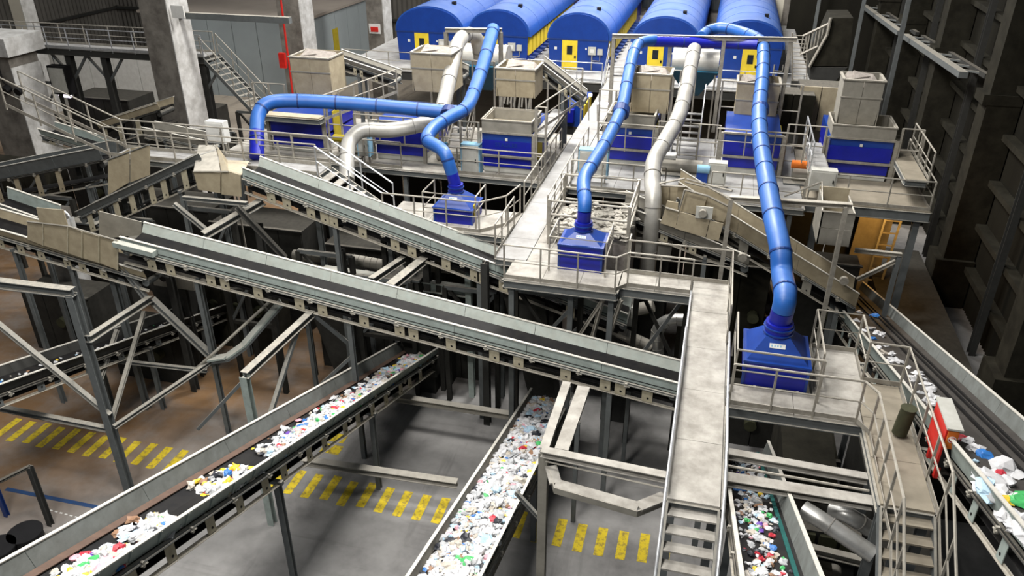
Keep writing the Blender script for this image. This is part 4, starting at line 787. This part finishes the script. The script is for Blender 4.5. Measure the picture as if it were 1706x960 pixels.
for lb,x0,x1,y,z in (('first trestle from the left under the brown left conveyor',-21,-19.3,22.4,5.6),('trestle under the transfer chute',-17.8,-15.9,22.4,6.3),('trestle left of the left cross beam',-15.6,-13.9,20.9,5.6),('dusty trestle between the long conveyors',-13.4,-11.4,22.2,5.2),('trestle behind the ribbed grey pipe',-11.2,-9.2,22.0,4.6),
  ('trestle under the left end of the hood platform',-10.3,-8.4,22.5,6.0),('trestle under the right end of the hood platform',-8.0,-6.2,22.0,4.6),('trestle below the front platform',-5.2,-3.2,20.6,5.6),('trestle under the debris-covered frame',-4.4,-2.3,22.2,5.0),('trestle under the short bridge',-1.6,-.1,21.2,5.9),
  ('trestle under the dark left-edge conveyor',-27,-24.5,24.3,5.2),('trestle behind the left-edge conveyor',-31,-28.5,27,5),('trestle below the raised walkway, near the notice board',-39,-36.5,37.5,6),('trestle right of the large pillar',-24.5,-22.5,33,5.5),('trestle below the raised walkway stairs',-25.5,-23.5,38,5.0)):
    trestle(lb,x0,x1,y,z)
for i,(x,y,z0_,z1_) in enumerate(((-19,21.8,1,5),(-12.2,21.6,.6,4.4),(-9.4,22.1,.8,4.6),(-5.0,21.9,.5,4.8),(-23.5,23.8,.5,4.4))):
    t=thing('diagonal_chute',('dark slanted chute under the brown left conveyor','dark slanted chute between the long conveyors','dark slanted chute under the left hood platform','dark slanted chute behind the front platform','dark slanted chute under the left-edge conveyor')[i],'chute',(x,y,0))
    obj('chute_body',MB().hexa([(x,y,z0_),(x+.9,y,z0_),(x+.9,y+.8,z0_),(x,y+.8,z0_),(x-1.0,y,z1_),(x+.4,y,z1_),(x+.4,y+1,z1_),(x-1.0,y+1,z1_)]),'filler_dark',t); obj('foot',MB().box(x+.1,y+.1,0,x+.8,y+.7,z0_),'filler_dark',t); obj('flange',MB().box(x-1.08,y-.06,z1_,x+.48,y+1.06,z1_+.07),'steel',t)
# sheet sides on the E-side and gap fillers
# ================================================================ steel trusses on the left foreground
def st(label,p,q,w=.16,h=.16,m='steel',name='steel_beam',cat='beam'): return beamthing(name,label,p,q,w,h,m,cat)
P1=V((-15.9,14.9,0)); P1t=V((-15.9,14.9,7.0))
st('tall grey post at the left, in front of the yellow stripes',P1,P1t,.22,.22,name='steel_post',cat='post')
st('dusty top beam running off the left edge from the tall post',atY(-60,465,14.9),V((-15.8,14.9,7.05)),.24,.24)
st('long brace from the left edge down to the tall post',atY(-40,510,14.9),atY(183,692,14.9),.14,.14)
st('horizontal tie beam above the yellow stripes at left',atY(-40,672,14.9),atY(183,716,14.9),.16,.16)
st('brace rising from the tall post to the right',atY(190,712,14.9),V((-14.6,18.25,3.0)),.13,.13)
st('tie beam from the tall post up to the conveyor tail',atY(146,566,14.9),V((-16.5,18.3,4.95)),.2,.2)
st('dark brace falling right from the conveyor tail',V((-16.5,18.35,4.9)),V((-14.7,18.35,3.0)),.2,.2)
st('short hanger under the tail of the longest conveyor',V((-17.3,18.35,6.0)),V((-16.7,18.35,4.9)),.16,.16)
st('post under the left incoming conveyor',V((-18.2,18.8,0)),V((-18.2,18.8,5.6)),.18,.18,name='steel_post',cat='post')
st('second brace crossing behind the tall left post',atY(185,705,15.3),atY(240,520,19),.12,.12)
st('slim brace left of the tall post, behind it',atY(165,640,16.5),atY(195,550,18),.12,.12)
st('low tie beam between tall post and middle post',atY(180,600,17.8),atY(345,618,18.4),.12,.12)
t=thing('cable_tray','bent grey cable tray below the longest conveyor at left','tray',(-14.5,18,3)); tp=[atY(350,598,18.0),atY(378,594,18.0),atY(405,575,18.3),atY(468,502,19.2)]
for p,q in zip(tp,tp[1:]): obj('tray_section',MB().bar(p,q,.34,.06),'skirt',t); obj('tray_side',MB().bar(p+V((.1,-.1,-.05)),q+V((.1,-.1,-.05)),.03,.14),'steel',t)
obj('tray_rail',MB().tube([atY(298,640,17.7),atY(352,592,18),atY(450,502,19.2)],.05,6),'rail',t)
bp=atY(407,626,14.9); be=atY(520,522,18.3)
t=thing('portal_frame','grey portal frame standing behind the left waste conveyor','frame',(bp.x,bp.y,0)); obj('top_beam',MB().ibeam(bp,be,.22,.2),'steel',t); obj('leg',MB().ibeam((bp.x,bp.y,0),bp,.2,.2,up=V((0,1,0))),'skirt',t)
m1=bp.lerp(be,.35); m2=bp.lerp(be,.8)
obj('brace',MB().bar(atY(330,715,15.5),m1,.09,.09),'steel',t); obj('brace',MB().bar(atY(449,695,15.6),bp.lerp(be,.78),.12,.12),'steel',t); obj('brace',MB().bar(be,atY(590,580,19.0),.12,.12),'steel',t); obj('brace',MB().bar(atY(530,645,18.6),atY(588,592,18.8),.1,.1),'steel',t)
for x_,y_,z_,lb in ((-12.4,20.5,4.6,'slim post behind the portal frame'),(-11.2,22.8,4.4,'second slim post behind the portal frame')): st(lb,(x_,y_,0),(x_,y_,z_),.13,.13,name='steel_post',cat='post')
for i,(p,q,Y) in enumerate((((340,392),(438,335),20.6),((618,468),(672,432),20.3),((650,478),(708,432),20.3),((705,560),(640,600),19.8))):
    if i<3: st(('cross beam between the two long conveyors at left','left rung beam between the two long conveyors','right rung beam between the two long conveyors')[i],atY(*p,19.6),atY(*q,21.4),(.3,.2,.3)[i],.2)
st('dark brace below the left cross beam',atY(395,345,20.4),atY(475,430,20.8),.2,.16,'steel_dark')
st('dark brace under the transfer chute',atY(290,340,20.4),atY(345,385,20.4),.14,.14,'steel')
st('horizontal dark rail under the transfer chute',atY(305,330,20.6),atY(412,340,20.6),.14,.14,'steel')
for i,(x,y,z) in enumerate(((-17.2,20.2,6.2),(-14.6,21.9,6.2),(-11.6,21.9,5.6),(-8.8,22.5,6.2),(-6.3,21.0,6.2))):
    st(('post under the brown left conveyor','dark post behind the left cross beam','dark post between the long conveyors','post under the left hood platform','post under the near end of the aisle')[i],(x,y,0),(x,y,z),.22,.22,'steel_dark',name='steel_post',cat='post')
# pale green box beam under the second conveyor
st('pale green box beam below the second long conveyor',atY(540,452,22.5),atY(782,486,22.5),.3,.35,'skirt')
st('vertical grey post at the end of the green box beam',(atY(782,486,22.4).x,22.4,0),atY(780,455,22.4),.2,.2,'skirt',name='steel_post',cat='post')
def pipe(label,px,Y,r,m='silver',rings=.35,ringw=.02): return duct('corrugated_pipe',label,[atY(x,y,YY) for (x,y),YY in zip(px,Y if isinstance(Y,list) else [Y]*len(px))],(r,r),m,'seam',rings,cat='pipe',n=14,ringw=ringw,sub=6)
pipe('ribbed grey pipe behind the two long conveyors',[(490,425),(530,428),(580,432),(640,442)],23.2,.2,'chute_grey',.22)
pipe('second ribbed pipe seen under the second conveyor',[(690,440),(740,446),(800,450)],23.6,.2,'chute_grey',.22)
pipe('silver elbow pipe under the bridge',[(1096,590),(1094,560),(1102,541),(1120,533),(1145,533)],22,.2,'silver',.25)
pipe('grey pipe lying under the bridge',[(1030,552),(1055,565),(1085,578)],22,.2,'chute_grey',.4)
pipe('large grey pipe at the lower right under the beams',[(1338,848),(1370,868),(1410,895),(1455,925)],[12.6,12.4,12.2,12],.17,'silver',.9)
pipe('second grey pipe at the lower right, partly behind the first',[(1385,848),(1415,860),(1450,882)],[13.4,13.2,13.2],.17,'silver',.9)
t=thing('gearmotor','pale grey gear motor under the bridge','motor',atZ(1035,560,2.2)); a=atY(1012,508,22.2); b=atY(1058,545,22.2)
obj('housing',MB().box(a.x,22.2,b.z,b.x,22.9,a.z),'cabinet',t); obj('motor',MB().tube([V((b.x,22.5,a.z-.2)),V((b.x+.5,22.5,a.z))],.2,12),'chute_grey',t,smooth=True); obj('shaft',MB().tube([V((a.x+.2,22.2,b.z)),V((a.x+.2,22.0,b.z))],.12,10),'steel_dark',t); obj('base',MB().box(a.x,22.2,0,b.x,22.9,b.z),'steel_dark',t)
# foreground beams, trays
st('dusty beam from the stair top left across to the corner post',V((-2.7,12.95,6.0)),V((-.06,12.8,6.0)),.2,.16,'deck')
st('corner post carrying the foreground beam frame',V((-2.68,13.1,0)),V((-2.68,13.1,5.9)),.2,.2,'chute_grey',name='steel_post',cat='post')
st('dusty flat beam running back over the middle waste conveyor',V((-2.66,13,6.0)),V((-2.66,15.55,6.0)),.2,.12,'deck')
st('second dusty flat beam, right of the one over the waste conveyor',V((-2.3,13.1,5.98)),V((-2.24,15.5,5.98)),.3,.1,'deck')
t=thing('cable_tray','dusty bent cable tray under the foreground beam','tray',(-2.5,12.5,5.5)); tp=[V((-2.5,13.0,5.6)),V((-2.3,12.55,5.55)),V((-.55,12.35,5.5)),V((-.05,12.8,5.5))]
for p,q in zip(tp,tp[1:]): obj('tray_section',MB().bar(p,q,.26,.05),'deck',t); obj('tray_side',MB().bar(p+V((0,-.14,-.06)),q+V((0,-.14,-.06)),.02,.16),'chute_grey',t)
obj('cable',MB().tube([V((-2.6,12.9,5.8)),V((-.1,12.7,5.8))],.02,5),'rail',t)
st('rear dusty beam joining the walkway and the right landing',V((1.0,13.75,6.1)),V((3.86,13.65,6.1)),.2,.16,'deck')
st('front dusty beam joining the walkway and the right landing',V((1.0,13.0,6.05)),V((3.86,13.0,6.05)),.28,.16,'deck')
t=tag(obj('cable_pipe',MB().tube([V((1.0,13.42,6.05)),V((3.86,13.35,6.05))],.03,6),'rail'),'thin cable pipe between the two beams beside the landing','pipe')
st('floor-level beam between the left and middle waste conveyors, nearer one',atZ(505,768,1.2),atZ(762,806,1.2),.24,.2,'chute_grey'); st('floor-level beam between the left and middle waste conveyors, farther one',atZ(655,662,1.2),atZ(862,694,1.2),.24,.2,'chute_grey')
for (x,y,z,lb) in ((-2.6,17.2,3.6,'slim post under the second foreground beam'),(-1.5,19.9,4.3,'dark post under the right end of the longest conveyor')): st(lb,(x,y,0),(x,y,z),.12,.12,name='steel_post',cat='post')
st('strut rising to the central stairs from the lower left',V((-.9,10.2,3.1)),V((.0,11.0,4.2)),.12,.12)
st('short knee brace on the corner post',V((-3.3,13.1,4.6)),V((-2.7,13.1,3.9)),.09,.09)
for i,(p,q) in enumerate((((1010,490),(945,590)),((1035,500),(1010,575)),((1005,495),(985,570)))): st(('pale brace under the front platform','right pale brace under the front platform','middle pale brace under the front platform')[i],atY(*p,19.7),atY(*q,19.9),.1,.1,'rail')
st('low beam at the lower right below the landing',atZ(1350,915,2.8),atZ(1452,940,2.8),.18,.2,'chute_grey')
t=thing('drive_unit','dark grimy drive unit under the right hood platform','machine',atZ(1340,790,2)); a=atZ(1320,770,3.2)
obj('frame',MB().box(2.6,15.4,1.2,4.6,16.4,2.9),'steel_dark',t)
for i in range(4): obj('cover',MB().box(2.65+i*.5,15.3,2.3,3.05+i*.5,15.4,2.85),'tank',t)
for i in range(3): obj('motor',MB().tube([(2.9+i*.6,15.3,1.9),(2.9+i*.6,14.6,1.8)],.2,12),'chute_grey',t,smooth=True)
# bin tube, red box
a=atZ(1498,722,6.55); b=atY(1514,660,a.y); tag(obj('standing_pipe',MB().tube([a,V((a.x+.05,a.y,a.z+.62)),V((a.x+.05,a.y,a.z+.66))],[.15,.15,.16],16),'tank',smooth=True),'brown rusty pipe stub standing on the landing','pipe')
t=thing('fire_alarm_box','red fire box with white emblem hanging on the landing railing','box',(4.95,14.0,7.2))
a=atX(1550,705,4.95); c0=V((4.97,14.35,7.0))
x,y,z=4.95,13.7,7.35
obj('case',MB().box(x-.02,y-.3,z-.5,x+.16,y+.62,z+.4),'black',t); obj('side_panel',MB().box(x-.06,y-.28,z-.5,x-.02,y+.62,z+.42),'red',t)
obj('roof',MB().box(x-.08,y-.36,z+.42,x+.2,y+.68,z+.46),'cabinet',t); fp=obj('front_panel',MB().box(x-.03,y-.33,z-.02,x+.15,y-.3,z+.38),'orange',t)
for r,mm,dy in ((.075,'white',-.335),(.058,'red',-.34),(.034,'white',-.345),(.016,'red',-.35)): obj('emblem_ring',MB().prism([(x+.06+r*cos(k*pi/8),y+dy,z+.2+r*sin(k*pi/8)) for k in range(16)],(0,.004,0)),mm,fp)
obj('foot',MB().box(x,y-.2,6.5,x+.08,y-.1,z-.5).box(x,y+.4,6.5,x+.08,y+.5,z-.5),'red',t)
# barrels and gate at lower left
for i,(px,py,lb) in enumerate(((58,905,'dark barrel at the lower left, the right one of two'),(14,930,'dark barrel at the lower left corner'))):
    p=atZ(px,py+25,0); t=thing('barrel',lb,'barrel',p,'dark barrels at lower left'); h_=.95
    obj('shell',MB().tube([p,p+V((0,0,h_))],.42,20),'black',t,smooth=True); obj('rim',MB().tube([p+V((0,0,h_)),p+V((0,0,h_+.04))],.45,20),'black',t)
    for z_ in (.3,.62): obj('hoop',MB().tube([p+V((0,0,z_)),p+V((0,0,z_+.03))],.44,20),'steel_dark',t)
a=atZ(85,875,0); b=V((a.x,a.y,2.2)); st('dark leaning post at the lower left',a,b,.14,.14,'steel_dark',name='steel_post',cat='post'); st('dark handrail running off the lower left edge',b,atZ(-20,812,1.9),.1,.08,'steel_dark')
a=atZ(12,860,0); st('dark blue post at the lower left edge',a,a+V((0,0,1.4)),.12,.12,'blue_ring',name='steel_post',cat='post')
# machine boxes beneath the conveyors
for i,(px,py,sx,sy,sz,mm,lb) in enumerate(((655,590,1.2,.9,1.6,'chute_grey','beige box behind the far end of the left waste conveyor'),(720,635,1.6,1.2,1.5,'steel_dark','dark machine under the longest conveyor'),(290,480,1.6,1.1,.8,'chute_grey','dusty covered drive below the tail of the longest conveyor'))):
    p=atZ(px,py,(0,0,4)[i]); t=thing('machine_box',lb,'machine',p); obj('case',MB().box(p.x-sx/2,p.y,p.z,p.x+sx/2,p.y+sy,p.z+sz),mm,t); obj('lid',MB().box(p.x-sx/2-.05,p.y-.05,p.z+sz,p.x+sx/2+.05,p.y+sy+.05,p.z+sz+.05),'chute_grey',t); obj('drive',MB().tube([(p.x-.2,p.y-.02,p.z+sz*.6),(p.x-.2,p.y-.2,p.z+sz*.6)],.16,12),'black',t)
    if i==2: st('bracket under the covered drive',p+V((0,.5,-4)),p+V((0,.5,0)),.16,.16,'steel_dark')
# ================================================================ waste
def blob(seed,flat):
    bm=bmesh.new(); bmesh.ops.create_icosphere(bm,subdivisions=2,radius=1)
    for v in bm.verts:
        n=noise.noise_vector(v.co*1.3+V((seed*7.1,seed*3.3,0))); n2=noise.noise_vector(v.co*3.1+V((0,seed*5.7,seed)))
        n3=noise.noise_vector(v.co*6+V((seed,0,seed*2)))
        v.co=v.co*(1+.5*n.x+.5*n2.y)+n*.4+n2*.42+n3*.3; v.co.z*=flat
    mz=min(v.co.z for v in bm.verts)
    vs=[tuple(v.co-V((0,0,mz*.7))) for v in bm.verts]; fs=[tuple(q.index for q in f.verts) for f in bm.faces]; bm.free(); return vs,fs
SH=[blob(i,f) for i,f in enumerate((.35,.5,.28,.6,.4,.32,.5,.25))]; SHM={}
def scrap_mesh(si,col):
    if (si,col) not in SHM:
        me=bpy.data.meshes.new('waste_piece'); me.from_pydata(SH[si][0],[],SH[si][1]); me.materials.append(M['scrap_'+col]); SHM[(si,col)]=me
    return SHM[(si,col)]
cn=list(TR); WT={'mix':[56,18,16,7,2.5,1.5,1.2,1,.6,3,7,2.5],'bag':[74,13,2,1,4,1.5,0,0,1,0,4,.5],'b':[46,14,16,8,2.5,3,3.5,1.5,.8,3,5,3],'d':[30,18,18,10,4,4,2.5,3,1,9,5,2]}
ADJ={'white':'white','grey':'grey','cream':'cream','black':'black','blue':'blue','red':'red','yellow':'yellow','green':'green','purple':'purple','brown':'brown','pale_blue':'light-blue','pink':'pink'}
ZN=['on its near end','just past its near quarter','beyond its middle','toward its far end']
def waste(conv,items,wt,where,group,nind,stuff_label):
    """items: list of (u,v,dz,size)"""
    Q,L,bz,w_,si=t_Q[conv]; items=sorted(items,key=lambda i:-i[3]*(1/(1+(Q(i[0],i[1],0)-CP).length*.02)))
    d=(Q(1,0,0)-Q(0,0,0)); base=MB(); mats=['scrap_'+c for c in cn]
    for k,(u,v,dz,s) in enumerate(items):
        col=random.choices(cn,WT[wt])[0]; sh=random.randrange(len(SH)); p=Q(u,v,bz-.04*(1-abs(2*v/w_-1))+dz); rz=random.uniform(0,6.28); sx=s*random.uniform(.7,1.3); sy=s*random.uniform(.7,1.1); sz=s*random.uniform(.7,1.1)
        if k<nind:
            o=bpy.data.objects.new('waste_piece',scrap_mesh(sh,col)); o.location=p; o.rotation_euler=(random.uniform(-.3,.3),random.uniform(-.3,.3),rz); o.scale=(sx,sy,sz); C.objects.link(o)
            tag(o,'%s %s scrap %s, %s'%(('small','middling','large')[(s>.06)+(s>.11)],ADJ[col],where,ZN[min(3,int(u/L*4))]),'waste',group)
        else:
            mx=Matrix.Translation(p)@Matrix.Rotation(rz,4,'Z')@Matrix.Rotation(random.uniform(-.3,.3),4,'X')@Matrix.Diagonal((sx,sy,sz,1)); base.add([mx@V(q) for q in SH[sh][0]],SH[sh][1],cn.index(col))
    if base.v: tag(obj('waste_heap',base,mats),stuff_label,'waste',None,'stuff')
R=random.uniform
Q,L,bz,w_,si=t_Q[cC]; it=[]
for k in range(4600): v=min(max(random.gauss(w_*.5,.32),.12),w_-.12); it.append((R(.1,L-.2),v,R(0,.14)*(1-abs(2*v/w_-1)*.6)+.0,R(.03,.09) if R(0,1)<.85 else R(.08,.15)))
waste(cC,it,'mix','on the heaped middle waste conveyor','scraps on the middle waste conveyor',90,'dense heap of mixed plastic film and paper covering the middle waste conveyor')
Q,L,bz,w_,si=t_Q[cB]; it=[]
def bsurf(u):  # load grows with distance from the camera
    return u
for k in range(3400):
    u=L*R(.08,1)
    if u<8.5 and noise.noise(V((u*.8,3,1)))<.0: continue
    v=min(max(random.gauss(.5,.2),.17),1.0); it.append((u,v,R(0,.06),R(.03,.10) if u>8 else R(.05,.12)))
waste(cB,it,'b','on the left waste conveyor','scraps on the left waste conveyor',80,'band of mixed light packaging on the left waste conveyor')
# wide right conveyor: clusters seen in the photo
it=[]; Q,L,bz,w_,si=t_Q[cE]
n0=ray(1,1)
def onbelt(conv,px,py):
    Q,L,bz,w_,si=t_Q[conv]; a=Q(0,0,bz); d=(Q(1,0,0)-Q(0,0,0)); s=Q(0,1,0)-Q(0,0,0); n=d.cross(s); r=ray(px,py); p=CP+r*((a-CP).dot(n)/r.dot(n)); return (p-a).dot(d)/d.dot(d),(p-a).dot(s)
for px,py,s in ((1400,492,.2),(1408,500,.18),(1396,498,.15),(1415,508,.14),(1420,515,.15),(1432,520,.12),(1412,512,.1),(1455,528,.13),(1428,535,.1),(1450,548,.17),(1462,556,.11),(1470,560,.12),(1440,552,.08),(1455,565,.1),(1462,580,.15),(1478,576,.12),(1472,590,.14),(1485,592,.12),(1490,600,.16),(1500,604,.14),(1480,606,.1),(1512,612,.1),(1530,622,.14),(1540,630,.14),(1522,634,.12),(1545,642,.16),(1550,650,.12),(1535,655,.12),(1548,668,.16),(1555,676,.14),(1530,668,.1),(1600,730,.17),(1612,736,.13),(1628,752,.16),(1640,760,.14),(1626,770,.07),(1672,782,.2),(1685,788,.2),(1660,790,.13),(1640,795,.18),(1628,790,.13),(1655,805,.18),(1675,805,.15),(1645,820,.2),(1635,812,.14),(1665,825,.15),(1655,832,.12),(1690,835,.15),(1680,858,.18),(1690,870,.15),(1668,862,.12),(1702,893,.2),(1690,888,.12)):
    u,v=onbelt(cE,px,py); it.append((u,v,0,s))
it=[i for i in it if 0.2<i[0]<L]
waste(cE,it,'bag','on the wide conveyor along the right wall','scraps on the right wall conveyor',60,'x')
for px,py,col,s in ((1696,840,'green',.22),(1672,838,'yellow',.12),(1662,792,'red',.1),(1455,528,'blue',.15)):
    u,v=onbelt(cE,px,py); o=bpy.data.objects.new('plastic_bag',scrap_mesh(2,col)); o.location=Q(u,v,bz+.03); o.scale=(s,s*.8,s*.8); C.objects.link(o); tag(o,{'green':'bright green bag at the lower right edge of the right wall conveyor','yellow':'yellow scrap beside the bright green bag','red':'small red scrap among the white bags on the right conveyor','blue':'bright blue bag far up the right wall conveyor'}[col],'bag')
it=[]; Q,L,bz,w_,si=t_Q[cD]
for k in range(520): it.append((R(.2,L-.3),min(max(random.gauss(.48,.2),.15),.85),R(0,.05),R(.025,.075)))
waste(cD,it,'d','on the conveyor by the stairs','scraps on the conveyor beside the stairs',60,'mixed rubbish on the right conveyor beside the central stairs')
it=[]; Q,L,bz,w_,si=t_Q[cF]
for k in range(60): it.append((R(.2,L-.3),R(.2,w_-.2),0,R(.03,.09)))
waste(cF,it,'bag','on the dark flat conveyor','scraps on the dark flat conveyor',10,'sparse scraps on the dark flat conveyor')
it=[]; Q,L,bz,w_,si=t_Q[cG]
for k in range(120): it.append((R(.2,L-.3),R(.2,w_-.2),0,R(.03,.07)))
waste(cG,it,'d','on the dark low conveyor at left','scraps on the dark low conveyor',0,'sparse litter on the dark low conveyor at left')
# debris on the frame behind the middle hood
b=MB(); 
for k in range(260):
    vs,fs=SH[k%8]; s=R(.06,.2); mx=Matrix.Translation((R(-4.5,-2.15),R(22.2,24.5),6.84+R(0,.12)))@Matrix.Rotation(R(0,6),4,'Z')@Matrix.Diagonal((s,s,s*.8,1)); b.add([mx@V(q) for q in vs],fs)
tag(obj('debris_heap',b,'chute_grey'),'pale dusty debris lying on the frame behind the middle hood','debris',None,'stuff')
